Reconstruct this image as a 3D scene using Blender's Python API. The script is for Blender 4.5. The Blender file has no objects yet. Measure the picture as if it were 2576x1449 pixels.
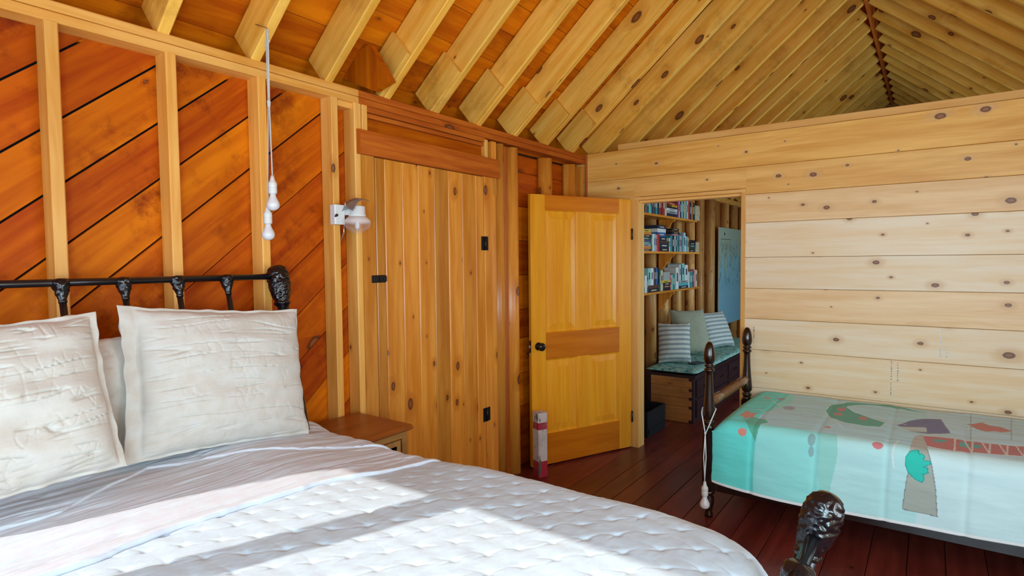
import bpy, bmesh, math, random
import numpy as np
from mathutils import Vector, Matrix, noise
random.seed(7); np.random.seed(7)
PI = math.pi
S = bpy.context.scene
col = S.collection

# ---------------------------------------------------------------- camera
YAW, PIT, ROL, FPX, CAMH = 0.6242369, -0.0456150, -0.0101885, 1463.926, 1.55
def cam_matrix():
    d = np.array([-math.sin(YAW)*math.cos(PIT), math.cos(YAW)*math.cos(PIT), math.sin(PIT)])
    r = np.array([math.cos(YAW), math.sin(YAW), 0.0]); u = np.cross(r, d)
    r2 = r*math.cos(ROL)+u*math.sin(ROL); u2 = np.cross(r2, d)
    return np.stack([r2, u2, -d], 1)
CM = cam_matrix()
def at(px, py, ax, val):
    """point where the sight line of pixel (px,py) meets the plane axis=val"""
    d = CM @ np.array([(px-1288)/FPX, -(py-724.5)/FPX, -1.0])
    c = np.array([0, 0, CAMH]); t = (val-c[ax])/d[ax]
    return Vector(c+t*d)
cd = bpy.data.cameras.new('camera'); co = bpy.data.objects.new('camera', cd); col.objects.link(co)
cd.sensor_width = 36; cd.lens = 36*FPX/2576; cd.clip_start = 0.02
m4 = Matrix([[*CM[0], 0], [*CM[1], 0], [*CM[2], CAMH], [0, 0, 0, 1]]); co.matrix_world = m4
S.camera = co

# ---------------------------------------------------------------- light
S.view_settings.view_transform = 'Standard'; S.view_settings.look = 'None'
S.view_settings.gamma = 1; S.view_settings.use_curve_mapping = False
S.view_settings.exposure = 0.38
w = bpy.data.worlds.new('sky'); S.world = w; w.use_nodes = True
w.node_tree.nodes['Background'].inputs[0].default_value = (0.45, 0.68, 1.0, 1)
w.node_tree.nodes['Background'].inputs[1].default_value = 1.2
def lamp(kind, name, energy, color, loc, direction, **k):
    l = bpy.data.lights.new(name, kind); l.energy = energy; l.color = color
    for a, b in k.items(): setattr(l, a, b)
    o = bpy.data.objects.new(name, l); col.objects.link(o); o.location = loc
    o.rotation_euler = Vector(direction).to_track_quat('-Z', 'Y').to_euler(); return o
SUN = (0.38, 1.0, -0.72)
lamp('SUN', 'sun', 3.1, (1.0, 0.97, 0.90), (0, -5, 6), SUN, angle=math.radians(.5))
CYAN = (0.62, 0.88, 1.0)
lamp('AREA', 'daylight_front_left', 11, (.80, .92, 1.0), (-1.4, -0.52, 1.5), (0, 1, 0.4), shape='RECTANGLE', size=1.5, size_y=1.1)
lamp('AREA', 'daylight_front_right', 68, CYAN, (0.5, -0.52, 1.45), (-0.1, 1, 0.22), shape='RECTANGLE', size=1.4, size_y=1.2)
lamp('AREA', 'daylight_right', 27, (.85, .93, 1.0), (1.30, 1.7, 1.5), (-1, 0, 0.3), shape='RECTANGLE', size=1.2, size_y=1.1)
lamp('AREA', 'daylight_hall', 52, CYAN, (1.28, 6.6, 1.4), (-1, 0, -.1), shape='RECTANGLE', size=1.6, size_y=1.1)

# ---------------------------------------------------------------- tagging
def tag(o, label=None, cat=None, group=None, kind=None):
    if label: o['label'] = label
    if cat: o['category'] = cat
    if group: o['group'] = group
    if kind: o['kind'] = kind
    return o
def empty(name, loc, label, cat, group=None):
    o = bpy.data.objects.new(name, None); o.empty_display_size = .05; col.objects.link(o); o.location = loc
    return tag(o, label, cat, group)

# ---------------------------------------------------------------- materials
class N:
    def __init__(s, name):
        s.m = bpy.data.materials.new(name); s.m.use_nodes = True
        s.nt = s.m.node_tree; s.b = s.nt.nodes['Principled BSDF']
    def n(s, t, **k):
        x = s.nt.nodes.new(t)
        for a, b in k.items(): setattr(x, a, b)
        return x
    def l(s, a, b): s.nt.links.new(a, b)
    def put(s, sock, v):
        if isinstance(v, bpy.types.NodeSocket): s.l(v, sock)
        else:
            sock.default_value = v
    def math(s, op, a, b=0.0, clamp=False):
        x = s.n('ShaderNodeMath', operation=op, use_clamp=clamp); s.put(x.inputs[0], a); s.put(x.inputs[1], b); return x.outputs[0]
    def ramp(s, v, a, b, lo=0.0, hi=1.0):
        x = s.n('ShaderNodeMapRange', interpolation_type='SMOOTHSTEP'); s.put(x.inputs[0], v)
        for i, q in zip((1, 2, 3, 4), (a, b, lo, hi)): s.put(x.inputs[i], q)
        return x.outputs[0]
    def mix(s, f, a, b, mode='MIX'):
        x = s.n('ShaderNodeMix', data_type='RGBA', blend_type=mode); s.put(x.inputs[0], f)
        for i, q in ((6, a), (7, b)):
            s.put(x.inputs[i], (*q, 1) if isinstance(q, tuple) and len(q) == 3 else q)
        return x.outputs[2]
    def noise(s, vec, scale, detail=3, rough=.55, dim='3D'):
        x = s.n('ShaderNodeTexNoise', noise_dimensions=dim); s.l(vec, x.inputs['Vector'])
        x.inputs['Scale'].default_value = scale; x.inputs['Detail'].default_value = detail; x.inputs['Roughness'].default_value = rough
        return x.outputs[0]
    def map(s, vec, sc):
        x = s.n('ShaderNodeMapping'); s.l(vec, x.inputs[0]); x.inputs['Scale'].default_value = sc; return x.outputs[0]
    def bump(s, h, strength, dist=.01, prev=None):
        x = s.n('ShaderNodeBump'); x.inputs['Strength'].default_value = strength; x.inputs['Distance'].default_value = dist
        s.l(h, x.inputs['Height'])
        if prev: s.l(prev, x.inputs['Normal'])
        return x.outputs[0]

def wood(name, c1, c2, knot=(.10, .03, .008), rough=.42, knots=.5, kr=.11, tint=.35, stain=0.0, stainc=(.12, .02, .004), grain=.5, coat=.0, spec=.4, ks=(3.0, 5.5), gl=26, bumpk=.15, alt=None, altk=.75):
    q = N(name); uv = q.n('ShaderNodeUVMap', uv_map='UVMap').outputs[0]
    at_ = q.n('ShaderNodeAttribute', attribute_name='tint'); T = at_.outputs['Fac']
    vo = q.n('ShaderNodeTexVoronoi', voronoi_dimensions='2D', feature='F1'); q.l(q.map(uv, (ks[0], ks[1], 1)), vo.inputs['Vector']); vo.inputs['Scale'].default_value = 1
    d = vo.outputs['Distance']
    sep = q.n('ShaderNodeSeparateColor'); q.l(vo.outputs['Color'], sep.inputs[0])
    on = q.math('LESS_THAN', sep.outputs[0], knots)
    rad = q.math('MULTIPLY', q.math('ADD', q.math('MULTIPLY', q.math('POWER', sep.outputs[1], 2.5), 1.3), .28), kr)
    dn = q.math('DIVIDE', q.math('ADD', d, q.math('MULTIPLY', q.math('SUBTRACT', q.noise(uv, 60, 2), .5), .03)), rad)      # 1 at the knot's rim
    km = q.math('MULTIPLY', q.ramp(dn, 1.05, .75), on)
    core = q.math('MULTIPLY', q.ramp(dn, .65, .35), on)
    halo = q.math('MULTIPLY', q.ramp(dn, 3.4, .9), on)
    base = q.noise(q.map(uv, (.7, 7, 1)), 1.0, 2, .5)
    bent = q.math('ADD', base, q.math('MULTIPLY', halo, .12))
    ring = q.math('MULTIPLY', q.math('ADD', q.math('SINE', q.math('MULTIPLY', bent, float(gl*3))), 1), .5)
    fine = q.noise(q.map(uv, (2.5, 90, 1)), 1.0, 3, .6)
    mid = q.noise(q.map(uv, (1.2, 16, 1)), 1.0, 3, .6)
    g = q.math('ADD', q.math('MULTIPLY', ring, .35*grain), q.math('ADD', q.math('MULTIPLY', fine, .5*grain), q.ramp(mid, .3, .7, 0, .8)), True)
    c = q.mix(g, c1, c2)
    if alt: c = q.mix(q.math('MULTIPLY', q.ramp(T, .25, .8), altk), c, q.mix(g, alt, tuple(a*b for a, b in zip(alt, (.78, .62, .4)))))
    c = q.mix(q.math('MULTIPLY', halo, .55), c, tuple(a*b for a, b in zip(c2, (.75, .6, .45))))
    if stain:
        geo = q.n('ShaderNodeNewGeometry').outputs['Position']
        st = q.ramp(q.noise(geo, 3.1, 8, .72), .48, .68, 0, stain)
        st2 = q.ramp(q.noise(geo, 1.3, 2), .38, .6, .15, 1)
        c = q.mix(q.math('MULTIPLY', st, st2), c, stainc)
    c = q.mix(q.math('MULTIPLY', km, .92), c, knot)
    c = q.mix(q.math('MULTIPLY', core, .5), c, tuple(a*4.0 for a in knot))
    tf = q.math('ADD', q.math('MULTIPLY', T, tint), 1-tint*.5)
    hs = q.n('ShaderNodeHueSaturation'); q.l(c, hs.inputs['Color']); q.l(tf, hs.inputs['Value'])
    q.l(hs.outputs[0], q.b.inputs['Base Color'])
    q.b.inputs['Roughness'].default_value = rough; q.b.inputs['Specular IOR Level'].default_value = spec
    q.b.inputs['Coat Weight'].default_value = coat; q.b.inputs['Coat Roughness'].default_value = .25
    q.l(q.bump(q.math('ADD', g, q.math('MULTIPLY', km, -1.0)), bumpk, .002), q.b.inputs['Normal'])
    return q.m

def plain(name, c, rough=.5, metal=0.0, spec=.5, bump=None, coat=0.0, var=0.08):
    q = N(name); q.b.inputs['Roughness'].default_value = rough; q.b.inputs['Metallic'].default_value = metal
    q.b.inputs['Specular IOR Level'].default_value = spec; q.b.inputs['Coat Weight'].default_value = coat
    tc = q.n('ShaderNodeTexCoord').outputs['Object']
    n = q.noise(tc, 14.0, 4)
    q.l(q.mix(n, tuple(x*(1-var) for x in c), tuple(min(1, x*(1+var)) for x in c)), q.b.inputs['Base Color'])
    if bump: q.l(q.bump(q.noise(tc, bump[0], 3), bump[1], .004), q.b.inputs['Normal'])
    return q.m

def cloth(name, c, c2=None, wr=(6, 40), strength=.5, attr=False, stripes=None, weave=.25, dist=.006):
    q = N(name); uv = q.n('ShaderNodeUVMap', uv_map='UVMap').outputs[0]
    b = q.b; b.inputs['Roughness'].default_value = .9; b.inputs['Specular IOR Level'].default_value = .15
    b.inputs['Sheen Weight'].default_value = .15
    n1 = q.noise(q.map(uv, (wr[0], wr[1], 1)), 1.0, 4, .6)
    n2 = q.noise(uv, 420.0, 2)
    n3 = q.noise(uv, 22.0, 3)
    if attr:
        a = q.n('ShaderNodeAttribute', attribute_name='dye'); cc = a.outputs['Color']
    else:
        cc = q.mix(q.ramp(n3, .3, .7), c, c2 or tuple(x*.93 for x in c))
    if stripes:
        sp = q.n('ShaderNodeSeparateXYZ'); q.l(uv, sp.inputs[0])
        s_ = q.math('SINE', q.math('MULTIPLY', sp.outputs[1], 2*PI/stripes[0]))
        cc = q.mix(q.ramp(s_, -.1, .35), cc, stripes[1])
    q.l(cc, b.inputs['Base Color'])
    n = q.bump(n1, strength, dist); n = q.bump(n2, weave, .001, n)
    q.l(n, b.inputs['Normal'])
    return q.m

M = {}
M['diag'] = wood('stained_diagonal_boards', (.64, .125, .0012), (.40, .05, .0006), knots=.3, rough=.55, tint=.4, altk=.6, stain=.95, stainc=(.15, .011, .001), spec=.12, alt=(.68, .22, .003))
M['stud'] = wood('pine_studs', (.90, .50, .13), (.74, .32, .05), knots=.35, rough=.45, tint=.2, grain=.5)
M['plate'] = wood('red_cedar_trim', (.62, .17, .014), (.40, .075, .004), knots=.15, rough=.5, tint=.3)
M['rafter'] = wood('rafter_pine', (.93, .56, .115), (.78, .36, .04), knots=.5, rough=.5, tint=.3, stain=.4, stainc=(.22, .07, .006), kr=.11, spec=.2)
M['roof'] = wood('roof_boards', (.70, .18, .002), (.45, .08, .001), knots=.35, rough=.55, tint=.45, stain=.5, spec=.12, stainc=(.16, .018, .001), alt=(.70, .21, .003))
M['plank'] = wood('knotty_pine_planks', (.80, .345, .052), (.60, .195, .016), knots=.36, rough=.33, tint=.5, kr=.125, ks=(4.4, 7.5), coat=.15)
M['door'] = wood('fir_panel_door', (.84, .37, .018), (.74, .265, .009), knots=0.0, rough=.36, tint=.15, grain=.45, coat=.04, spec=.25)
M['doorrail'] = wood('fir_door_rail', (.64, .19, .005), (.52, .13, .002), knots=0.0, rough=.36, tint=.12, coat=.04, spec=.25)
M['pine'] = wood('pale_pine_boards', (.94, .82, .62), (.89, .66, .38), knot=(.12, .045, .02), knots=.5, rough=.42, tint=.10, alt=(.92, .54, .14), altk=1.0, kr=.10, ks=(4.6, 7), grain=.45)
M['frame'] = wood('door_frame_pine', (.88, .52, .17), (.76, .38, .09), knots=.15, rough=.42, tint=.15)
M['floor'] = wood('dark_red_floor_boards', (.20, .034, .022), (.115, .016, .011), knot=(.02, .005, .002), knots=.3, rough=.33, tint=.5, stain=.4, stainc=(.04, .008, .003), coat=.15)
M['log'] = wood('peeled_log', (.80, .47, .17), (.55, .24, .06), knots=.7, rough=.4, tint=.3, stain=.5, stainc=(.25, .09, .03), ks=(4, 7))
M['hallwall'] = wood('hall_boards', (.50, .20, .05), (.34, .11, .02), knots=.3, rough=.5, tint=.5, stain=.4)
M['stand'] = wood('nightstand_wood', (.40, .12, .018), (.26, .062, .008), knots=.1, rough=.35, tint=.2, stain=.6, stainc=(.06, .015, .005))
M['standcarve'] = wood('nightstand_carving', (.42, .22, .06), (.30, .13, .03), knots=0, rough=.45, tint=.2)
M['chest'] = wood('chest_end_pine', (.52, .24, .065), (.38, .14, .03), knots=.3, rough=.45, tint=.45, stain=.5, stainc=(.12, .05, .02))
M['chestdark'] = wood('chest_dark_paint', (.045, .020, .022), (.030, .012, .015), knots=0, rough=.4, tint=.3)
M['crate'] = wood('dark_crate', (.008, .009, .014), (.005, .005, .008), knots=0, spec=.2, rough=.6, tint=.4)
M['turned'] = wood('dark_turned_wood', (.020, .007, .005), (.010, .003, .002), knots=0, rough=.2, tint=.1, coat=.35, spec=.5, grain=.3, bumpk=.04)
M['turnrail'] = wood('brown_turned_rail', (.26, .10, .030), (.13, .045, .014), knots=0, rough=.22, tint=.1, coat=.6)
M['iron'] = plain('black_enamelled_iron', (.006, .006, .009), rough=.28, spec=.5, coat=.2)
M['ironcast'] = plain('black_cast_iron', (.004, .004, .006), rough=.22, spec=.5, bump=(70, .4), coat=.15)
M['hinge'] = plain('black_hinge_metal', (.010, .010, .013), rough=.38, metal=.3)
M['steel'] = plain('brushed_steel', (.5, .5, .5), rough=.35, metal=.9)
M['knob'] = plain('dark_bronze_knob', (.022, .016, .014), rough=.25, metal=.5)
M['white'] = plain('white_enamel', (.72, .73, .72), rough=.35)
M['porcelain'] = plain('white_socket', (.70, .69, .66), rough=.45)
M['cord'] = plain('grey_twisted_cord', (.58, .56, .53), rough=.8)
M['cordw'] = plain('white_cord', (.70, .76, .76), rough=.7)
M['black'] = plain('dark_gap', (.004, .003, .003), rough=.9)
M['page'] = plain('book_pages', (.60, .52, .36), rough=.9)
M['shade'] = plain('grey_metal_shield', (.30, .31, .32), rough=.3, metal=.6)
q = N('frosted_bulb'); q.b.inputs['Base Color'].default_value = (.72, .70, .72, 1); q.b.inputs['Roughness'].default_value = .25
q.b.inputs['Subsurface Weight'].default_value = .25; q.b.inputs['Subsurface Radius'].default_value = (.02, .02, .02); M['bulb'] = q.m
q = N('globe_glass'); q.b.inputs['Base Color'].default_value = (.97, .93, .92, 1); q.b.inputs['Roughness'].default_value = .08
tr = q.n('ShaderNodeBsdfTransparent'); tr.inputs[0].default_value = (.93, .90, .90, 1)
mx = q.n('ShaderNodeMixShader'); lw = q.n('ShaderNodeLayerWeight'); lw.inputs[0].default_value = .35
zz = q.n('ShaderNodeTexCoord').outputs['Object']; sp = q.n('ShaderNodeSeparateXYZ'); q.l(zz, sp.inputs[0])
fr = q.math('MAXIMUM', q.math('MULTIPLY', lw.outputs['Facing'], .35), q.ramp(sp.outputs[2], -.045, -.022, 0.05, .55))
q.l(fr, mx.inputs[0]); q.l(tr.outputs[0], mx.inputs[1]); q.l(q.b.outputs[0], mx.inputs[2])
q.l(mx.outputs[0], q.nt.nodes['Material Output'].inputs[0]); M['glass'] = q.m

M['coverlet'] = cloth('quilted_coverlet_linen', (.54, .65, .73), (.51, .61, .70), wr=(14, 5), strength=.35)
M['sheet'] = cloth('linen_blanket', (.60, .67, .74), (.60, .61, .68), wr=(30, 4), strength=.5)
M['pillow'] = cloth('linen_pillow', (.64, .62, .58), (.60, .56, .50), wr=(4, 26), strength=.5)
M['quilt'] = cloth('patchwork_quilt', (.6, .8, .8), wr=(7, 22), strength=.3, attr=True)
M['cushstripe'] = cloth('striped_cushion', (.62, .66, .62), wr=(8, 8), strength=.2, stripes=(.048, (.27, .33, .34)))
M['cushgreen'] = cloth('sage_cushion', (.36, .38, .28), wr=(6, 6), strength=.3)
q = N('teal_floral_bench_pad'); uv = q.n('ShaderNodeUVMap', uv_map='UVMap').outputs[0]
vo = q.n('ShaderNodeTexVoronoi', voronoi_dimensions='2D'); q.l(uv, vo.inputs['Vector']); vo.inputs['Scale'].default_value = 13
a_ = q.ramp(vo.outputs['Distance'], .2, .6); nn = q.ramp(q.noise(uv, 22, 3), .5, .62)
c_ = q.mix(a_, (.26, .56, .50), (.10, .34, .34)); c_ = q.mix(nn, c_, (.42, .55, .45)); c_ = q.mix(q.ramp(q.noise(uv, 30, 2), .60, .66), c_, (.02, .04, .05))
q.l(c_, q.b.inputs['Base Color']); q.b.inputs['Roughness'].default_value = .9; q.l(q.bump(q.noise(uv, 12, 3), .6, .01), q.b.inputs['Normal']); M['pad'] = q.m
# weathered red and white post
q = N('flaking_paint'); tc = q.n('ShaderNodeTexCoord').outputs['Object']; sp = q.n('ShaderNodeSeparateXYZ'); q.l(tc, sp.inputs[0]); z = sp.outputs[2]
fl = q.noise(q.map(tc, (22, 22, 6)), 1.0, 5, .65)
red = q.math('ADD', q.math('MULTIPLY', q.math('GREATER_THAN', z, .345), q.math('LESS_THAN', z, .395)), q.math('LESS_THAN', z, .115), True)
c_ = q.mix(red, (.62, .55, .52), (.40, .012, .035)); c_ = q.mix(q.ramp(fl, .55, .63), c_, (.10, .085, .075)); c_ = q.mix(q.ramp(q.noise(tc, 9, 3), .45, .7, 0, .5), c_, (.30, .25, .22))
q.l(c_, q.b.inputs['Base Color']); q.b.inputs['Roughness'].default_value = .75; q.l(q.bump(fl, .5, .004), q.b.inputs['Normal']); M['postpaint'] = q.m
# nautical chart
q = N('coastal_chart'); uv = q.n('ShaderNodeUVMap', uv_map='UVMap').outputs[0]; sp = q.n('ShaderNodeSeparateXYZ'); q.l(uv, sp.inputs[0]); X, Y = sp.outputs[0], sp.outputs[1]
cn = q.noise(q.map(uv, (5.5, 1.6, 1)), 1.6, 7, .62)
land = q.ramp(q.math('ADD', q.math('ADD', Y, q.math('MULTIPLY', X, -.35)), q.math('MULTIPLY', q.math('SUBTRACT', cn, .5), 1.3)), .52, .60)
water = q.mix(q.ramp(q.math('ADD', Y, q.math('MULTIPLY', q.math('SUBTRACT', cn, .5), .5)), .2, .75), (.22, .46, .58), (.26, .52, .56))
c_ = q.mix(land, water, (.38, .47, .36))
edge = q.math('MULTIPLY', q.ramp(cn, .48, .5), q.ramp(cn, .53, .51))
msk = q.math('MULTIPLY', q.ramp(Y, .32, .5), q.ramp(Y, .92, .8))
c_ = q.mix(q.math('MULTIPLY', q.math('MULTIPLY', edge, msk), .7), c_, (.06, .13, .15))
spk = q.math('MULTIPLY', q.ramp(q.noise(q.map(uv, (50, 90, 1)), 1.0, 2), .62, .68), q.math('MULTIPLY', msk, .55)); c_ = q.mix(spk, c_, (.07, .16, .18))
q.l(c_, q.b.inputs['Base Color']); q.b.inputs['Roughness'].default_value = .6; M['chart'] = q.m

# ---------------------------------------------------------------- mesh builders
class MB:
    """collects shapes; build() links them as ONE mesh object"""
    def __init__(s):
        s.bm = bmesh.new(); s.uv = s.bm.loops.layers.uv.new('UVMap'); s.tl = s.bm.faces.layers.float.new('tint')
    def face(s, vs, uvs=None, tint=.5, mat=0, smooth=False):
        try: f = s.bm.faces.new(vs)
        except ValueError: return None
        f[s.tl] = tint; f.material_index = mat; f.smooth = smooth
        if uvs:
            for l, q in zip(f.loops, uvs): l[s.uv].uv = q
        return f
    def prism(s, prof, p0, A, B, L, len_, tint=None, mat=0, smooth=False, prof2=None, capmat=None):
        """profile (a,b) in the plane A,B swept len_ along L; grain runs along L"""
        A, B, L, p0 = Vector(A), Vector(B), Vector(L), Vector(p0)
        t = random.random() if tint is None else tint
        uo, vo = random.uniform(0, 50), random.uniform(0, 50)
        n = len(prof); r0 = [s.bm.verts.new(p0+A*a+B*b) for a, b in prof]; r1 = [s.bm.verts.new(p0+A*a+B*b+L*len_) for a, b in (prof2 or prof)]
        acc = 0
        for i in range(n):
            j = (i+1) % n; w_ = math.hypot(prof[j][0]-prof[i][0], prof[j][1]-prof[i][1])
            s.face([r0[i], r0[j], r1[j], r1[i]], [(uo, vo+acc), (uo, vo+acc+w_), (uo+len_, vo+acc+w_), (uo+len_, vo+acc)], t, mat, smooth)
            acc += w_
        cm = mat if capmat is None else capmat
        s.face(list(reversed(r0)), [(uo+b*.3, vo+a) for a, b in reversed(prof)], t, cm); s.face(r1, [(uo+b*.3, vo+a) for a, b in (prof2 or prof)], t, cm)
    def board(s, p0, L, A, B, len_, wa, wb, ch=.0025, **k):
        """box: len_ along L, wa along A, wb along B, edges chamfered"""
        c = min(ch, wa*.3, wb*.3)
        if c <= 0: pr = [(0, 0), (wa, 0), (wa, wb), (0, wb)]
        else: pr = [(c, 0), (wa-c, 0), (wa, c), (wa, wb-c), (wa-c, wb), (c, wb), (0, wb-c), (0, c)]
        s.prism(pr, p0, A, B, L, len_, **k)
    def box(s, x0, x1, y0, y1, z0, z1, axis='x', ch=.0025, **k):
        X, Y, Z = Vector((1, 0, 0)), Vector((0, 1, 0)), Vector((0, 0, 1))
        if axis == 'x': s.board((x0, y0, z0), X, Y, Z, x1-x0, y1-y0, z1-z0, ch, **k)
        elif axis == 'y': s.board((x0, y0, z0), Y, Z, X, y1-y0, z1-z0, x1-x0, ch, **k)
        else: s.board((x0, y0, z0), Z, X, Y, z1-z0, x1-x0, y1-y0, ch, **k)
        return s
    def lathe(s, prof, c=(0, 0, 0), axis=(0, 0, 1), seg=24, mat=0, tint=.5, sq=None):
        """profile (r,h) along axis"""
        ax = Vector(axis).normalized(); q = Vector((0, 0, 1)).rotation_difference(ax); c = Vector(c); rings = []
        for r, h in prof:
            ring = []
            for i in range(seg):
                a = 2*PI*i/seg
                ring.append(s.bm.verts.new(c+q @ Vector((r*math.cos(a), r*math.sin(a), h))))
            rings.append(ring)
        for k in range(len(rings)-1):
            for i in range(seg):
                j = (i+1) % seg; h0, h1 = prof[k][1], prof[k+1][1]
                s.face([rings[k][i], rings[k][j], rings[k+1][j], rings[k+1][i]], [(h0, i*.01), (h0, i*.01+.01), (h1, i*.01+.01), (h1, i*.01)], tint, mat, True)
        s.face(list(reversed(rings[0])), None, tint, mat); s.face(rings[-1], None, tint, mat)
        return s
    def tube(s, pts, r, seg=12, mat=0, tint=.5):
        pts = [Vector(p) for p in pts]; rr = r if hasattr(r, '__len__') else [r]*len(pts); rings = []; up = None; acc = 0
        for i, p in enumerate(pts):
            d = (pts[min(i+1, len(pts)-1)]-pts[max(i-1, 0)]).normalized()
            if up is None: up = d.orthogonal().normalized()
            up = (up-d*up.dot(d)).normalized(); sd = d.cross(up)
            rings.append([s.bm.verts.new(p+(up*math.cos(2*PI*k/seg)+sd*math.sin(2*PI*k/seg))*rr[i]) for k in range(seg)])
        for k in range(len(rings)-1):
            dl = (pts[k+1]-pts[k]).length
            for i in range(seg):
                j = (i+1) % seg
                s.face([rings[k][i], rings[k][j], rings[k+1][j], rings[k+1][i]], [(acc, i*.01), (acc, i*.01+.01), (acc+dl, i*.01+.01), (acc+dl, i*.01)], tint, mat, True)
            acc += dl
        s.face(list(reversed(rings[0])), None, tint, mat); s.face(rings[-1], None, tint, mat)
        return s
    def ball(s, c, r, sc=(1, 1, 1), mat=0, sub=2):
        g = bmesh.ops.create_icosphere(s.bm, subdivisions=sub, radius=r)
        for v in g['verts']: v.co = Vector((v.co.x*sc[0], v.co.y*sc[1], v.co.z*sc[2]))+Vector(c)
        for f in {f for v in g['verts'] for f in v.link_faces}: f.smooth = True; f.material_index = mat; f[s.tl] = .5
        return s
    def sheetgrid(s, P, UV=None, mat=0, thick=None):
        """P: (n,m,3) array of points, smooth surface"""
        n, m = P.shape[:2]; V = [[s.bm.verts.new(P[i, j]) for j in range(m)] for i in range(n)]
        for i in range(n-1):
            for j in range(m-1):
                uv = None if UV is None else [tuple(UV[a, b]) for a, b in ((i, j), (i+1, j), (i+1, j+1), (i, j+1))]
                s.face([V[i][j], V[i+1][j], V[i+1][j+1], V[i][j+1]], uv, .5, mat, True)
        return V
    def build(s, name, mats, parent=None, recalc=True):
        if recalc: bmesh.ops.recalc_face_normals(s.bm, faces=s.bm.faces)
        me = bpy.data.meshes.new(name); s.bm.to_mesh(me); s.bm.free()
        for m in (mats if isinstance(mats, (list, tuple)) else [mats]): me.materials.append(m)
        o = bpy.data.objects.new(name, me); col.objects.link(o)
        if parent:
            o.parent = parent
            o.matrix_parent_inverse = Matrix.Translation(-Vector(parent.location))
        return o
def grid_object(name, P, UV, mat):
    n, m = P.shape[:2]; I = np.arange(n*m).reshape(n, m)
    F = np.stack([I[:-1, :-1], I[1:, :-1], I[1:, 1:], I[:-1, 1:]], -1).reshape(-1, 4)
    me = bpy.data.meshes.new(name); me.from_pydata(P.reshape(-1, 3).tolist(), [], F.tolist())
    uvl = me.uv_layers.new(name='UVMap'); uvl.data.foreach_set('uv', UV.reshape(-1, 2)[F.ravel()].ravel())
    me.polygons.foreach_set('use_smooth', np.ones(len(F), bool)); me.materials.append(mat); me.update()
    o = bpy.data.objects.new(name, me); col.objects.link(o); return o
def struct(mb, name, mats, parent=None):
    o = mb.build(name, mats, parent)
    if not parent: o['kind'] = 'structure'
    return o
XA, YA, ZA = Vector((1, 0, 0)), Vector((0, 1, 0)), Vector((0, 0, 1))

# ---------------------------------------------------------------- the shell
WX, WY, XR, YF, YE = -2.422, 4.46, 1.36, -0.56, 11.2     # wall left, partition, right wall, front wall, far gable
ZP = 2.445; SL = 0.84; RX = -0.55; ZR = ZP+SL*(RX-WX)     # plate top, roof slope, ridge
mb = MB(); y = XR
x = -2.75
while x < XR+.1:
    wd = random.uniform(.13, .19); mb.box(x, x+wd-.003, YF-.1, YE, -.03, 0, 'y', ch=.002); x += wd
struct(mb, 'floor', M['floor'])
struct(MB().box(-2.8, XR+.2, YF-.15, YE+.1, -.10, -.03), 'subfloor', M['black'])['kind'] = 'structure'

def clip_poly(poly, rect):
    """clip a polygon to y0<=y<=y1, z0<=z<=z1"""
    def cl(P, f, inter):
        out = []
        for i in range(len(P)):
            a, b = P[i], P[(i+1) % len(P)]
            if f(a): out.append(a)
            if f(a) != f(b): out.append(inter(a, b))
        return out
    y0, y1, z0, z1 = rect
    for k, v, sg in ((0, y0, 1), (0, y1, -1), (1, z0, 1), (1, z1, -1)):
        if not poly: return []
        poly = cl(poly, lambda p: (p[k]-v)*sg >= 0, lambda a, b: tuple(a[i]+(b[i]-a[i])*(v-a[k])/(b[k]-a[k]) for i in (0, 1)))
    return poly
# left wall: diagonal sheathing behind studs, horizontal boards at its right end
BX = -2.512
mb = MB(); ang = math.atan(.835); cu, su = math.cos(ang), math.sin(ang)
icp = [5.0, 4.76, 4.52, 4.28, 4.05, 3.82, 3.58, 3.35, 3.13, 2.93, 2.72, 2.496, 2.265, 2.039, 1.82, 1.588, 1.302, .959, .72, .49, .25, .0, -.24, -.48, -.72, -.96]
for a, b in zip(icp[1:], icp[:-1]):
    g = .010 if a > 1.5 else .005
    poly = [(YF-3, a+g+(YF-3-1)*.835), (7, a+g+6*.835), (7, b+6*.835), (YF-3, b+(YF-3-1)*.835)]
    poly = clip_poly(poly, (YF-.02, 2.03, 0, 2.40 if a > 2 else 2.375))
    if len(poly) < 3: continue
    t = random.random(); uo, vo = random.uniform(0, 50), random.uniform(0, 50)
    fv = [mb.bm.verts.new((BX, p[0], p[1])) for p in poly]; bv = [mb.bm.verts.new((BX-.02, p[0], p[1])) for p in poly]
    uvs = [(uo+p[0]*cu+p[1]*su, vo-p[0]*su+p[1]*cu) for p in poly]
    mb.face(fv, uvs, t)
    for i in range(len(poly)):
        j = (i+1) % len(poly); mb.face([fv[i], bv[i], bv[j], fv[j]], [uvs[i], uvs[i], uvs[j], uvs[j]], t)
z = 0
while z < 2.33:
    h = random.uniform(.2, .27); h = min(h, 2.345-z); mb.box(BX-.02, BX, 3.19, WY+.02, z, z+h-.003, 'y'); z += h
LW = struct(mb, 'wall_left', M['diag'])
bk = MB().box(BX-.06, BX-.03, YF-.1, WY+.02, 0, 2.40, 'y').build('backing_sheet', M['black'], LW)
def stud(yc, w_=.038, z0=0, z1=2.375, x0=None, m='stud', dep=.09, name='stud', tint=None):
    return MB().box((WX-dep) if x0 is None else x0, WX, yc, yc+w_, z0, z1, 'z', ch=.004, tint=tint).build(name, M[m], LW)
for yr in (-.335, -.0, .345, .741, 1.122, 1.503, 1.889): stud(yr-.04, .04)
stud(1.99, .045, 0, 2.375); stud(2.04, .038, 2.235, 2.375, tint=.6)
stud(3.075, .03, 2.236, 2.362, m='stud'); stud(3.145, .05, 2.0, 2.362, m='plank')
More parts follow.
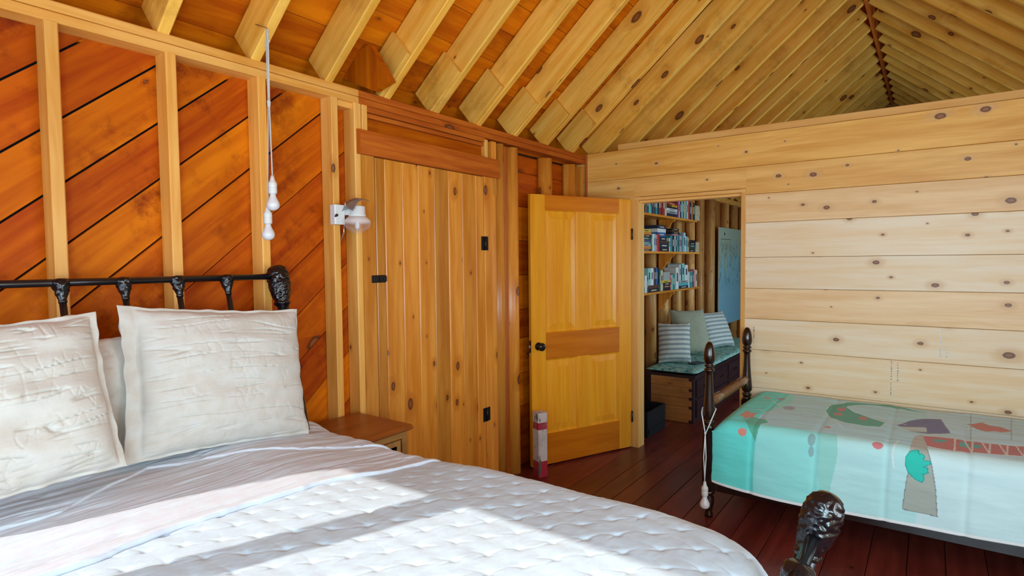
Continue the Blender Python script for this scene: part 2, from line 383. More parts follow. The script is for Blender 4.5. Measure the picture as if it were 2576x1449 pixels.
# peeled round posts right of the plank door
def logpost(xc, yc, r, z0, z1, parent, name='log_post', seg=14, mat='log', flat=.0):
    pr = [(r*(1+.05*math.sin(3*a+yc*9))*math.cos(a), r*(1+.05*math.cos(2*a+yc*5))*math.sin(a)) for a in [2*PI*i/seg for i in range(seg)]]
    return MB_prism(pr, xc, yc, z0, z1, parent, name, mat)
def MB_prism(pr, xc, yc, z0, z1, parent, name, mat):
    b = MB(); b.prism(pr, (xc, yc, z0), XA, YA, ZA, z1-z0, smooth=True); return b.build(name, M[mat], parent)
def dpost(y0, y1, z0=0, z1=2.362, m='plank', face=WX, tint=None):
    """half-round post, rounded face to the room"""
    w_ = y1-y0; n = 10
    pr = [(0, 0)]+[(.022+.068*math.sin(PI*i/n)**.8, w_*(i/n)) for i in range(n+1)]+[(0, w_)]
    b = MB(); b.prism(pr, (face-.085, y0, z0), XA, YA, ZA, z1-z0, smooth=True, tint=tint); return b.build('half_round_post', M[m], LW)
dpost(3.20, 3.325, tint=.3); dpost(3.365, 3.50, tint=.6)
MB().box(WX-.09, WX-.03, 3.325, 3.365, 0, 2.36, 'z').build('filler_strip', M['plate'], LW)
dpost(3.83, 3.965, z1=2.35, tint=.7, face=WX-.0); dpost(4.21, 4.33, z1=2.35, tint=.7, face=WX-.0); dpost(4.375, 4.43, z1=2.35, tint=.7)
# plates
for z0, z1, xo, mm in ((2.375, 2.41, 0, 'stud'), (2.412, 2.447, .0, 'stud')):
    MB().box(WX-.095, WX+xo, YF-.05, 2.02, z0, z1, 'y', ch=.004, tint=.35).build('top_plate', M[mm], LW)
    MB().box(WX-.095, WX+xo, 2.02, WY+.0, z0, z1, 'y', ch=.004).build('top_plate', M['plate'], LW)
# low board over the hole between stud four and the door frame
MB().box(WX-.09, WX-.02, 1.9, 2.0, 2.345, 2.375, 'y').build('blocking', M['stud'], LW)
# above the plank door
MB().box(WX-.06, WX-.035, 2.06, 3.08, 2.23, 2.318, 'y', tint=.2).build('transom_board', M['roof'], LW)
MB().box(WX-.05, WX-.012, 2.07, 3.08, 2.318, 2.342, 'y').build('transom_rail', M['plate'], LW)
MB().box(WX-.05, WX-.004, 2.07, 3.08, 2.345, 2.374, 'y').build('transom_rail', M['plate'], LW)
b = MB(); b.prism([(0, 0), (.03, 0), (.032, .105), (.022, .125), (0, .128)], (WX, 2.0, 2.115), XA, ZA, YA, 1.195); b.build('door_header', M['plate'], LW)
# shallow casing boards around the plank door
MB().box(WX-.03, WX, 2.022, 2.117, 0, 2.118, 'z').build('door_casing', M['plank'], LW)
MB().box(WX-.03, WX, 3.058, 3.185, 0, 2.118, 'z').build('door_casing', M['plank'], LW)
MB().box(WX-.2, WX-.1, 2.0, 3.2, 0, 2.4, 'z').build('backing_board', M['plate'], LW)
# plank door
D2 = bpy.data.objects.new('door_2', None); col.objects.link(D2); D2.location = (WX, 3.055, 0); D2['kind'] = 'structure'
bd = [2.122, 2.187, 2.317, 2.442, 2.575, 2.702, 2.833, 2.968, 3.053]; tn = [.05, .55, .75, .7, .12, .8, .5, .75]
mb = MB()
for i in range(8): mb.box(WX-.026, WX-.001, bd[i]+.001, bd[i+1]-.001, .015, 2.112, 'z', ch=.004, tint=tn[i])
mb.build('door_planks', M['plank'], D2)
for zc in (1.672, .519):
    mb = MB().box(WX-.001, WX+.003, 3.018, 3.052, zc-.046, zc+.046, 'z', ch=.001).box(WX-.001, WX+.003, 3.058, 3.092, zc-.046, zc+.046, 'z', ch=.001)
    mb.lathe([(.006, -.046), (.006, .046)], (WX+.006, 3.055, zc), seg=10); mb.build('hinge', M['hinge'], D2)
mb = MB().box(WX-.001, WX+.012, 2.082, 2.172, 1.443, 1.483, 'y', ch=.004).box(WX+.008, WX+.018, 2.125, 2.172, 1.448, 1.478, 'y', ch=.004); mb.ball((WX+.02, 2.153, 1.463), .005)
mb.build('latch', M['hinge'], D2)

# partition with the doorway
OL, OR, OT = -1.975, -1.105, 2.065
zl = [0, .36, .612, .891, 1.116, 1.338, 1.563, 1.814, 2.02, 2.221, 2.458]
mb = MB()
for i in range(len(zl)-1):
    z0, z1 = zl[i], zl[i+1]; yo = -.0 if i != 1 else .004
    ti = {9: .95, 8: .72, 7: .55, 6: .30, 2: .34, 3: .1, 4: .5, 5: .05}.get(i, .2); segs = [(WX-.09, XR)] if z0 >= OT-.01 else [(WX-.09, OL), (OR, XR)]  # upper boards more orange: partly warm bounced light put into the board colour
    if z0 < OT < z1:
        mb.box(WX-.09, OL, WY+yo, WY+.022, z0, z1-.002, tint=ti); mb.box(OR, XR, WY+yo, WY+.022, z0, z1-.002, tint=ti); mb.box(OL, OR, WY+yo, WY+.022, OT, z1-.002, tint=ti); continue
    for a, c in segs: mb.box(a, c, WY+yo, WY+.022, z0, z1-.002, tint=ti)
PW = struct(mb, 'wall_back', M['pine'])
mb = MB()
for a, c, z0, z1 in ((WX-.09, OL, 0, 2.45), (OR, XR, 0, 2.45), (OL, OR, OT, 2.45)): mb.box(a, c, WY+.024, WY+.06, z0, z1, 'z', ch=0)
mb.build('wall_core', M['hallwall'], PW)
MB().box(-2.13, XR, WY+.026, WY+.14, 2.462, 2.512, tint=.2).build('wall_top_plate', M['frame'], PW)
b = MB()
for xs_, za, zb in ((.052, .93, 1.10), (.085, .93, 1.00), (-.20, .76, .88), (-.165, .75, .88), (-.20, .66, .74), (-1.045, .93, 1.05)):
    z_ = za
    while z_ < zb:
        h_ = random.uniform(.004, .010); w__ = random.uniform(.003, .010); b.box(xs_, xs_+w__, WY-.0006, WY+.0005, z_, z_+h_, ch=0); z_ += h_+random.uniform(.002, .012)
b.build('mill_stamp', M['shade'], PW)
# frame of the doorway
FR = struct(MB().box(OR-.032, OR-.0, WY-.006, WY+.11, 0, OT-.002, 'z', ch=.003), 'trim_1', M['frame'])
struct(MB().box(OL-.045, OL+.04, WY-.006, WY+.11, 0, OT-.002, 'z', ch=.003), 'trim_2', M['frame'])
struct(MB().box(OL+.0, OR, WY-.008, WY+.05, OT-.03, OT-.004, ch=.003), 'trim_3', M['frame'])
struct(MB().box(OL+.04, OR-.032, WY+.02, WY+.11, OT-.052, OT-.031, ch=.003), 'trim_4', M['frame'])
MB().box(OR-.045, OR-.032, WY+.045, WY+.10, 0, OT-.06, 'z').build('door_stop', M['frame'], FR)
struct(MB().box(WX+.002, WX+.02, WY-.02, WY-.0, 0, 2.455, 'z'), 'trim_5', M['plate'])

# open panel door
hg = Vector((-1.985, WY-.035, .012)); lt = Vector((-2.385, 3.55, .012))
dv = (lt-hg); DW = dv.length; dv.normalize(); dn_ = Vector((-dv.y, dv.x, 0))
if dn_.x < 0: dn_ = -dn_
D1 = bpy.data.objects.new('door_1', None); col.objects.link(D1); D1.location = hg; D1['kind'] = 'structure'
DH = 2.03; th = .035
def dbox(u0, u1, z0, z1, t0, t1, name, m, vert=True, tint=None, parent=D1, ch=.002):
    b = MB(); p = hg+dv*u0+dn_*(t0-th)+ZA*z0
    if vert: b.board(p, ZA, dv, dn_, z1-z0, u1-u0, t1-t0, ch, tint=tint)
    else: b.board(p, dv, ZA, dn_, u1-u0, z1-z0, t1-t0, ch, tint=tint)
    return b.build(name, M[m], parent)
sw = .128
dbox(0, sw-.0, 0, DH, 0, th, 'stile', 'door', tint=.5); dbox(DW-sw, DW, 0, DH, 0, th, 'stile', 'door', tint=.55)
mL, mR = DW/2-.055, DW/2+.055
dbox(sw, DW-sw, DH-.115, DH, 0, th, 'rail', 'doorrail', False); dbox(sw, DW-sw, .80, 1.0, 0, th, 'rail', 'doorrail', False); dbox(sw, DW-sw, 0, .235, 0, th, 'rail', 'doorrail', False)
dbox(mL, mR, 1.0, DH-.115, 0, th, 'mullion', 'door', tint=.45); dbox(mL, mR, .235, .80, 0, th, 'mullion', 'door', tint=.45)
for u0, u1 in ((sw, mL), (mR, DW-sw)):
    for z0, z1 in ((.235, .80), (1.0, DH-.115)):
        b = MB(); t = .8; uo, vo = random.uniform(0, 50), random.uniform(0, 50)
        def ring(i, d): return [b.bm.verts.new(hg+dv*u+ZA*zz+dn_*(d-th)) for u, zz in ((u0+i, z0+i), (u1-i, z0+i), (u1-i, z1-i), (u0+i, z1-i))]
        for side in (0, 1):
            f = (lambda v: v) if side == 0 else (lambda v: th-v)
            R = [ring(0, f(th-.002)), ring(.010, f(th-.012)), ring(.018, f(th-.013)), ring(.062, f(th-.005)), ring(.064, f(th-.004))]
            off = [0, .01, .018, .062, .064]
            for k in range(4):
                for i in range(4):
                    j = (i+1) % 4
                    def U(kk, ii):
                        i_ = off[kk]; u, zz = ((u0+i_, z0+i_), (u1-i_, z0+i_), (u1-i_, z1-i_), (u0+i_, z1-i_))[ii]; return (uo+zz, vo+u)
                    b.face([R[k][i], R[k][j], R[k+1][j], R[k+1][i]], [U(k, i), U(k, j), U(k+1, j), U(k+1, i)], t)
            b.face(R[-1], [(uo+z0, vo+u0), (uo+z0, vo+u1), (uo+z1, vo+u1), (uo+z1, vo+u0)], t)
        b.build('panel', M['door'], D1)
kc = hg+dv*(DW-.06)+ZA*.905
b = MB(); b.lathe([(.030, 0), (.030, .006), (.012, .010), (.010, .028), (.022, .034), (.030, .044), (.030, .054), (.020, .062), (.004, .064)], kc, dn_, 24); kb = b.build('door_knob', M['knob'], D1)
b = MB(); b.board(hg+dv*(DW-.0005)+dn_*(-th+.006)+ZA*.86, ZA, dn_, dv, .09, .022, .002, .0005); b.build('latch_plate', M['hinge'], D1)
b = MB(); b.board(hg+dv*(DW+.001)+dn_*(-th+.010)+ZA*.895, ZA, dn_, dv, .02, .014, .010, .002); b.build('latch_bolt', M['steel'], D1)
for zc in (.25, 1.75):
    b = MB(); b.lathe([(.007, -.045), (.007, .045)], hg+dv*(-.004)+dn_*.004+ZA*zc, seg=10); b.build('hinge', M['hinge'], D1)

# right wall, front wall with windows, far gable, roof
def holed(name, ax, c, u0, u1, z0, z1, holes, mat, axis):
    """wall sheet of thickness .1 with rectangular holes; built of boards"""
    mb = MB(); zs = sorted({z0, z1, *[h[2] for h in holes], *[h[3] for h in holes]})
    for a, b_ in zip(zs[:-1], zs[1:]):
        cut = sorted([(h[0], h[1]) for h in holes if h[2] < (a+b_)/2 < h[3]]); u = u0; spans = []
        for p, q_ in cut: spans.append((u, p)); u = q_
        spans.append((u, u1)); nb = max(1, round((b_-a)/.22))
        for k in range(nb):
            za, zb = a+(b_-a)*k/nb, a+(b_-a)*(k+1)/nb
            for p, q_ in spans:
                if ax == 'x': mb.box(c, c+.1, p, q_, za, zb-.002, 'y')
                else: mb.box(p, q_, c, c+.1, za, zb-.002, 'x')
    return struct(mb, name, M[mat])
RWH = [(1.1, 2.3, .95, 2.05), (5.8, 7.4, .85, 1.95)]
RW = holed('wall_right', 'x', XR, YF-.1, YE, 0, ZP-.0, RWH, 'pine', 'y')
ZT = 2.215
FWH = [(-2.31, -1.86, 1.05, ZT), (-1.765, -.85, .95, ZT), (-.25, 1.15, .85, 2.05)]
FW = holed('wall_front', 'y', YF-.1, BX-.1, XR+.1, 0, ZP, FWH, 'pine', 'x')
n = 1
for h in FWH:
    mb = MB(); e = .035
    mb.box(h[0]-.02, h[1]+.02, YF-.0, YF+.02, h[2]-.06, h[2]-.001); mb.box(h[0]-.02, h[1]+.02, YF, YF+.02, h[3]+.001, h[3]+.05)
    mb.box(h[0]-.055, h[0]-.002, YF, YF+.02, h[2]-.06, h[3]+.05, 'z'); mb.box(h[1]+.002, h[1]+.055, YF, YF+.02, h[2]-.06, h[3]+.05, 'z')
    struct(mb, 'window_%d' % n, M['frame']); n += 1
for h in RWH:
    mb = MB(); mb.box(XR-.02, XR, h[0]-.06, h[1]+.06, h[2]-.06, h[2], 'y'); mb.box(XR-.02, XR, h[0]-.06, h[1]+.06, h[3], h[3]+.05, 'y')
    mb.box(XR-.02, XR, h[0]-.06, h[0], h[2], h[3], 'z'); mb.box(XR-.02, XR, h[1], h[1]+.06, h[2], h[3], 'z')
    struct(mb, 'window_%d' % n, M['frame']); n += 1
# far gable and front gable
for nm, yy in (('wall_far', YE), ('wall_gable', YF-.1)):
    mb = MB(); z = 0 if nm == 'wall_far' else ZP
    while z < ZR+.2:
        h = .2
        if z < ZP: a, c = BX-.1, XR+.1
        else: a, c = WX-.05+(z-ZP)/SL-.35, 2*RX-WX-(z-ZP)/SL+.35
        if a < c: mb.box(a, c, yy, yy+.1, z, z+h-.003)
        z += h
    struct(mb, nm, M['hallwall'])
# roof
RD = .19                                    # rafter depth
dl = Vector((1, 0, SL)).normalized(); nl = Vector((-dl.z, 0, dl.x))          # up the left slope, outward normal
dr = Vector((-1, 0, SL)).normalized(); nr = Vector((dr.z, 0, -dr.x)); nr = Vector((dl.z, 0, dl.x))
LS = (RX-WX)/dl.x
mb = MB(); s_ = -.75
while s_ < LS+.15:
    wd = random.uniform(.17, .22)
    for d_, n_, x0 in ((dl, nl, WX), (dr, nr, 2*RX-WX)):
        mb.board(Vector((x0, YF-.12, ZP))+d_*s_+n_*(RD+.001), YA, d_, n_, YE-YF+.24, wd-.003, .022, .001)
    s_ += wd
CE = struct(mb, 'ceiling', M['roof'])
MB().box(WX-.75, 2*RX-WX+.75, YF-.1, YE, ZR+.6, ZR+.62, 'y').build('light_leak_cover', M['black'], CE)  # unseen flat sheet added above the roof to keep light from leaking in
ry = [YF+.03, .30, .70, 1.102, 1.48, 1.862, 2.243, 2.637, 3.035, 3.454, 3.872, 4.274]
while ry[-1] < YE-.5: ry.append(ry[-1]+.40)
for i, yy in enumerate(ry):
    jt = random.uniform(-.004, .004)
    MB_ = MB(); MB_.board(Vector((WX, yy-.045, ZP))+dl*(-.02)+nl*jt, dl, YA, nl, LS-.0, .045, RD-.004, .005, tint=random.uniform(.3, .9)); MB_.build('rafter', M['rafter'], CE)
    MB_ = MB(); MB_.board(Vector((2*RX-WX, yy-.02, ZP))+dr*(-.02)+nr*jt, dr, YA, nr, LS-.0, .045, RD-.004, .005, tint=random.uniform(.2, .8)); MB_.build('rafter', M['rafter'], CE)
MB().box(RX-.012, RX+.012, YF, YE, ZR-.05, ZR+.20, 'y').build('ridge_board', M['plate'], CE)
for i in range(6, 12):                        # short boards nailed to the rafters' feet
    yy = ry[i]; b = MB(); b.board(Vector((WX, yy-.045-.03, ZP))+dl*(-.02)+nl*.004, dl, YA, nl, .30+.01*(i % 3), .028, RD-.012, .003, tint=random.uniform(.2, .6)); b.build('rafter_block', M['rafter'], CE)
# the loose, tilted blocking piece
pg = [at(px, py, 1, 2.06) for px, py in ((930, 110), (984, 203), (941, 229), (880, 205), (845, 190), (868, 148))]
b = MB(); b.prism([(p.x, p.z) for p in pg], (0, 2.06, 0), XA, ZA, YA, .035, tint=.3); b.build('rafter_block', M['roof'], CE)
# eave closing boards behind the plate
MB().box(WX-.36, WX-.34, YF-.1, YE, 2.2, 2.95, 'y').build('eave_board', M['roof'], CE)
MB().box(2*RX-WX+.34, 2*RX-WX+.36, YF-.1, YE, 2.2, 2.95, 'y').build('eave_board', M['roof'], CE)
MB().box(WX-.36, WX-.095, YF-.1, YE, 2.36, 2.38, 'y').build('eave_board', M['roof'], CE)

# ---------------------------------------------------------------- hall beyond the partition
mb = MB(); y = WY+.02
while y < YE:
    wd = random.uniform(.16, .22)
    zz = 0
    mb.box(BX-.02, BX, y, y+wd-.003, 0, 2.42, 'z'); y += wd
HW = struct(mb, 'wall_hall', M['hallwall'])
for yy, r in ((5.18, .06), (5.62, .05), (5.98, .062), (6.34, .06), (6.78, .055), (7.25, .055), (7.62, .05), (8.05, .07), (8.75, .06), (9.2, .06), (9.7, .06), (10.2, .06)):
    logpost(WX-.035, yy, r, 0, 2.36, HW, 'log_post')
MB().box(WX-.09, WX, WY+.02, YE, 2.36, 2.43, 'y').build('top_plate', M['stud'], HW)

def shelf(z, y0, y1, label, nb=2):
    o = MB().box(-2.375, -2.2, y0, y1, z-.022, z, 'y').build('bookshelf', M['plank']); tag(o, label, 'shelf', 'shelves in the hall')
    for yb in (5.05, 6.0)[:nb]:
        pr = [(0, 0), (.17, 0), (.168, -.02), (.14, -.035), (.115, -.075), (.09, -.085), (.07, -.12), (.035, -.17), (0, -.21)]
        b = MB(); b.prism(pr, (-2.375, yb, z-.0225), XA, ZA, YA, .025, tint=.7); b.build('bracket', M['plank'], o)
    return o
SZ = {'top': 2.0, 'middle': 1.636, 'lowest': 1.235}
shelf(SZ['top'], 4.62, 6.72, 'topmost wooden bookshelf in the hall, under a tight row of books')
shelf(SZ['middle'], 4.62, 6.82, 'middle wooden bookshelf in the hall, between two other shelves')
shelf(SZ['lowest'], 4.62, 6.82, 'lowest wooden bookshelf in the hall, above the padded bench')
# books, listed per shelf as (x0,x1,y_top,y_bottom,colour,lie) in the coordinates of a close look at the shelves
C = {'navy': (.012, .018, .05), 'black': (.012, .011, .013), 'cream': (.62, .52, .36), 'red': (.42, .03, .02), 'orange': (.62, .19, .02), 'terracotta': (.38, .09, .035), 'tan': (.48, .30, .12),
     'mauve': (.22, .12, .14), 'dark teal': (.015, .07, .08), 'green': (.04, .20, .11), 'pale teal': (.25, .55, .52), 'turquoise': (.08, .38, .42), 'purple': (.09, .06, .15), 'dark green': (.015, .05, .03),
     'teal': (.03, .26, .27), 'brown': (.09, .035, .015), 'maroon': (.20, .012, .015), 'white': (.68, .72, .70), 'grey': (.36, .38, .36), 'yellow': (.72, .48, .02), 'magenta': (.35, .02, .07),
     'blue': (.03, .11, .33), 'beige': (.50, .42, .27), 'pink': (.62, .25, .27), 'pale blue': (.38, .52, .62)}
BM = {}
for k, c in C.items(): BM[k] = plain('book_'+k.replace(' ', '_'), c, rough=.5, var=.15)
topL = [(387, 403, 0, 0, 'navy'), (403, 420, 0, 0, 'cream'), (420, 440, 0, 0, 'terracotta'), (440, 465, 0, 0, 'red'), (465, 490, 0, 0, 'tan'), (490, 540, 0, 0, 'navy'), (540, 572, 0, 0, 'black'), (572, 605, 0, 0, 'mauve'),
        (605, 632, 0, 0, 'dark teal'), (632, 660, 0, 0, 'green'), (660, 690, 0, 0, 'pale teal'), (690, 722, 0, 0, 'turquoise'), (722, 742, 0, 0, 'navy'), (742, 775, 0, 0, 'purple'), (775, 812, 0, 0, 'dark green'),
        (812, 858, 0, 0, 'teal'), (858, 885, 0, 0, 'navy'), (885, 930, 0, 0, 'red'), (930, 950, 0, 0, 'brown'), (950, 972, 0, 0, 'maroon'), (972, 1012, 0, 0, 'red'), (1014, 1056, 0, 0, 'cream'),
        (1060, 1296, 0, 75, 'navy', 1), (1060, 1296, 0, 70, 'grey', 1), (1060, 1300, 0, 55, 'white', 1), (1060, 1290, 0, 45, 'black', 1), (1180, 1296, 0, 45, 'yellow', 1), (1080, 1290, 0, 60, 'red', 1),
        (1300, 1335, 0, 0, 'magenta'), (1335, 1362, 0, 0, 'pale blue'), (1362, 1390, 0, 0, 'navy'), (1390, 1425, 0, 0, 'pale teal'), (1425, 1445, 0, 0, 'black'), (1445, 1475, 0, 0, 'beige'), (1475, 1500, 0, 0, 'grey'),
        (1500, 1522, 0, 0, 'teal'), (1522, 1550, 0, 0, 'white'), (1550, 1590, 0, 0, 'red'), (1590, 1612, 0, 0, 'black'), (1612, 1632, 0, 0, 'blue'), (1632, 1655, 0, 0, 'orange'), (1655, 1705, 0, 0, 'dark green'),
        (1712, 1812, 0, 70, 'beige', 1), (1712, 1815, 0, 55, 'beige', 1), (1708, 1812, 0, 65, 'beige', 1), (1712, 1818, 0, 60, 'beige', 1), (1712, 1810, 0, 60, 'beige', 1), (1715, 1812, 0, 55, 'beige', 1)]
midL = [(385, 425, 450, 0, 'beige'), (425, 455, 420, 0, 'grey'), (455, 495, 560, 0, 'purple'),
        (505, 700, 0, 48, 'navy', 1), (505, 700, 0, 72, 'orange', 1), (505, 700, 0, 58, 'grey', 1), (505, 705, 0, 52, 'teal', 1), (510, 700, 0, 55, 'purple', 1), (505, 700, 0, 60, 'dark teal', 1), (520, 705, 0, 60, 'black', 1), (515, 720, 0, 65, 'orange', 1), (515, 700, 0, 72, 'yellow', 1),
        (712, 736, 420, 0, 'green'), (736, 766, 425, 0, 'white'), (766, 802, 425, 0, 'pale blue'), (815, 850, 410, 0, 'pink'), (850, 892, 420, 0, 'red'),
        (905, 1110, 0, 88, 'black', 1), (905, 1120, 0, 115, 'navy', 1), (910, 1115, 0, 58, 'brown', 1), (900, 1050, 0, 100, 'navy', 1), (860, 1045, 0, 105, 'blue', 1), (855, 1045, 0, 92, 'white', 1), (860, 1050, 0, 85, 'navy', 1),
        (1122, 1146, 330, 0, 'white'), (1146, 1186, 390, 0, 'teal'), (1186, 1236, 390, 0, 'navy'), (1236, 1255, 385, 0, 'white'), (1255, 1276, 390, 0, 'turquoise'), (1276, 1300, 390, 0, 'dark teal'), (1300, 1330, 385, 0, 'turquoise'),
        (1330, 1350, 388, 0, 'navy'), (1350, 1372, 392, 0, 'pale teal'), (1372, 1410, 392, 0, 'pink'), (1410, 1440, 392, 0, 'teal'), (1440, 1485, 470, 0, 'pale blue'), (1485, 1510, 388, 0, 'white'), (1510, 1530, 378, 0, 'teal'),
        (1530, 1550, 372, 0, 'cream'), (1550, 1572, 340, 0, 'tan'), (1180, 1340, 390, 45, 'pink', 2), (1180, 1345, 390, 50, 'navy', 2), (1185, 1350, 390, 60, 'black', 2), (1185, 1335, 390, 75, 'brown', 2), (1185, 1345, 390, 80, 'black', 2),
        (1575, 1700, 0, 60, 'navy', 1), (1575, 1705, 0, 55, 'dark green', 1), (1578, 1712, 0, 60, 'dark teal', 1), (1575, 1715, 0, 60, 'black', 1), (1578, 1722, 0, 62, 'black', 1),
        (1724, 1800, 0, 85, 'beige', 1), (1724, 1798, 0, 80, 'beige', 1), (1724, 1800, 0, 80, 'beige', 1)]
lowL = [(405, 545, 0, 95, 'navy', 1), (410, 540, 0, 100, 'brown', 1), (405, 535, 0, 95, 'black', 1), (410, 530, 0, 80, 'navy', 1), (410, 560, 0, 80, 'orange', 1), (545, 575, 400, 0, 'blue'), (575, 600, 440, 0, 'teal'), (600, 655, 460, 0, 'white'), (655, 688, 420, 0, 'purple'),
        (690, 945, 0, 100, 'black', 1), (690, 940, 0, 85, 'brown', 1), (685, 745, 455, 0, 'pale teal', 3), (745, 802, 455, 0, 'white', 3), (802, 826, 440, 0, 'pink', 3), (826, 866, 450, 0, 'navy', 3), (866, 905, 450, 0, 'blue', 3),
        (947, 965, 600, 0, 'dark teal'), (965, 990, 560, 0, 'green'), (992, 1046, 545, 0, 'cream'), (1052, 1222, 0, 70, 'black', 1), (1052, 1220, 0, 68, 'brown', 1), (1052, 1222, 0, 72, 'black', 1), (1062, 1215, 280, 0, 'grey', 4), (1010, 1222, 0, 60, 'yellow', 1),
        (1225, 1252, 400, 0, 'pink'), (1252, 1276, 400, 0, 'pale teal'), (1276, 1308, 415, 0, 'green'), (1308, 1330, 390, 0, 'teal'), (1330, 1360, 380, 0, 'grey'), (1360, 1425, 570, 0, 'white'),
        (1430, 1650, 0, 72, 'navy', 1), (1430, 1660, 0, 75, 'turquoise', 1), (1430, 1655, 0, 62, 'grey', 1), (1438, 1470, 430, 0, 'white', 3), (1470, 1500, 410, 0, 'dark teal', 3), (1500, 1565, 450, 0, 'pale teal', 3), (1570, 1640, 405, 0, 'white', 3),
        (1662, 1690, 405, 0, 'white'), (1690, 1765, 405, 0, 'teal'), (1765, 1790, 430, 0, 'maroon'), (1790, 1828, 470, 0, 'pink'), (1828, 1872, 440, 0, 'cream'), (1652, 1762, 405, 45, 'tan', 2)]
used = {}
def book(y0, y1, z0, z1, c, depth, name='book', pages=True, leanx=0):
    xf = -2.205-random.uniform(0, .008); xb = max(xf-depth, -2.372)
    b = MB()
    b.box(xb, xf, y0+.0008, y1-.0008, z0+.0008, z1, 'z', ch=.002)
    return b, xf, xb
def place_books(lst, sh, ox, oy, sc, rowa, rowb):
    zs = SZ[sh]; placed = []; infos = []
    for e in lst:
        x0, x1, ht, th_, c = e[:5]; k = e[5] if len(e) > 5 else 0
        row = lambda x: rowa+(rowb-rowa)*(x-385)/(1700-385)
        p0 = at(ox+x0/sc, oy+row(x0)/sc, 0, -2.21); p1 = at(ox+x1/sc, oy+row(x1)/sc, 0, -2.21)
        ya, yb = p0.y, p1.y; mpp = (p0.y*.81+.585*2.21)/FPX/sc          # metres per close-look pixel
        if k in (0,): z0 = zs; h = ht*mpp*.93 if ht else random.uniform(.185, .215)
        elif k == 1:
            ov = [q_[3] for q_ in placed if min(q_[1], yb)-max(q_[0], ya) > .004 and q_[4] == 1]; z0 = max(ov+[zs]); h = th_*mpp*.93
        else:
            ov = [q_[3] for q_ in placed if min(q_[1], yb)-max(q_[0], ya) > .004]; z0 = max(ov+[zs]); h = (th_*.55 if k == 2 else ht)*mpp*.93
        z1 = z0+h; infos.append((ya, yb, z0, z1, k, c)); placed.append((ya, yb, z0, z1, k))
    for i, (ya, yb, z0, z1, k, c) in enumerate(infos):
        lie = k in (1, 2)
        b = MB(); xf = -2.207-random.uniform(0, .006); xb = max(xf-(.135 if not lie else .15), -2.37)
        b.box(xb, xf, ya+.0006, yb-.0006, z0+.0004, z1-.0004, 'z', ch=.0018)
        o = b.build('book', BM[c])
        # a paler title band on the spine (belongs to the cover)
        bb = MB(); t_ = .0006
        if c != 'beige' and i % 3 != 1:
            hh, ww = z1-z0, yb-ya; bc = 'cream' if sum(C[c]) < .6 else 'navy'
            if lie: bb.box(xf, xf+t_, ya+ww*.25, ya+ww*.75, z0+hh*.35, z0+hh*.62, 'z', ch=0)
            else: bb.box(xf, xf+t_, ya+ww*.30, yb-ww*.30, z0+hh*.35, z0+hh*.75, 'z', ch=0)
            t2 = bb.build('title_band', BM[bc], o)
        how = {0: 'upright', 1: 'flat', 2: 'flat', 3: 'upright', 4: 'upright'}[k]
        L_ = [q_ for j, q_ in enumerate(infos) if j != i and q_[1] <= ya+.01 and not (q_[2] >= z1 or q_[3] <= z0)]
        R_ = [q_ for j, q_ in enumerate(infos) if j != i and q_[0] >= yb-.01 and not (q_[2] >= z1 or q_[3] <= z0)]
        U_ = [q_ for j, q_ in enumerate(infos) if j != i and abs(q_[3]-z0) < .002 and min(q_[1], yb)-max(q_[0], ya) > .01]
        T_ = [q_ for j, q_ in enumerate(infos) if j != i and abs(q_[2]-z1) < .002 and min(q_[1], yb)-max(q_[0], ya) > .01]
        s1 = f"{c} {'flat' if how == 'flat' else 'upright'} book on {sh} hall shelf"
        if lie:
            lv, cur = 0, z0; run = i
            while True:
                dn2 = [q_ for q_ in infos if abs(q_[3]-cur) < .002 and min(q_[1], yb)-max(q_[0], ya) > .01 and q_[4] in (1, 2)]
                if not dn2: break
                cur = dn2[0][2]; lv += 1
            up2 = [q_ for q_ in infos if abs(q_[2]-z1) < .002 and min(q_[1], yb)-max(q_[0], ya) > .01 and q_[4] in (1, 2)]
            s1 = f"{c} flat book on {sh} hall shelf, "+('topmost' if not up2 else ('lowest', 'second from bottom', 'third from bottom', 'fourth from bottom', 'fifth from bottom', 'sixth from bottom', 'seventh from bottom', 'eighth from bottom')[min(lv, 7)])
            if R_: s1 += f", left of {min(R_, key=lambda q_: q_[0])[5]} book"
            elif L_: s1 += f", right of {max(L_, key=lambda q_: q_[1])[5]} book"
        else:
            if L_: s1 += f", right of {max(L_, key=lambda q_: q_[1])[5]}"
            if R_: s1 += f", left of {min(R_, key=lambda q_: q_[0])[5]}"
            if not L_: s1 += ", against door frame"
        if s1 in used:
            s1 = s1.replace('book on', 'second book on' if used[s1] == 1 else 'third book on')+''
        used[s1] = used.get(s1, 0)+1
        tag(o, s1, 'book', f'books on the {sh} hall shelf')
place_books(topL, 'top', 1560, 480, 9.05, 425, 640)
place_books(midL, 'middle', 1560, 480, 9.05, 1335, 1400)
place_books(lowL, 'lowest', 1560, 630, 9.66, 960, 925)

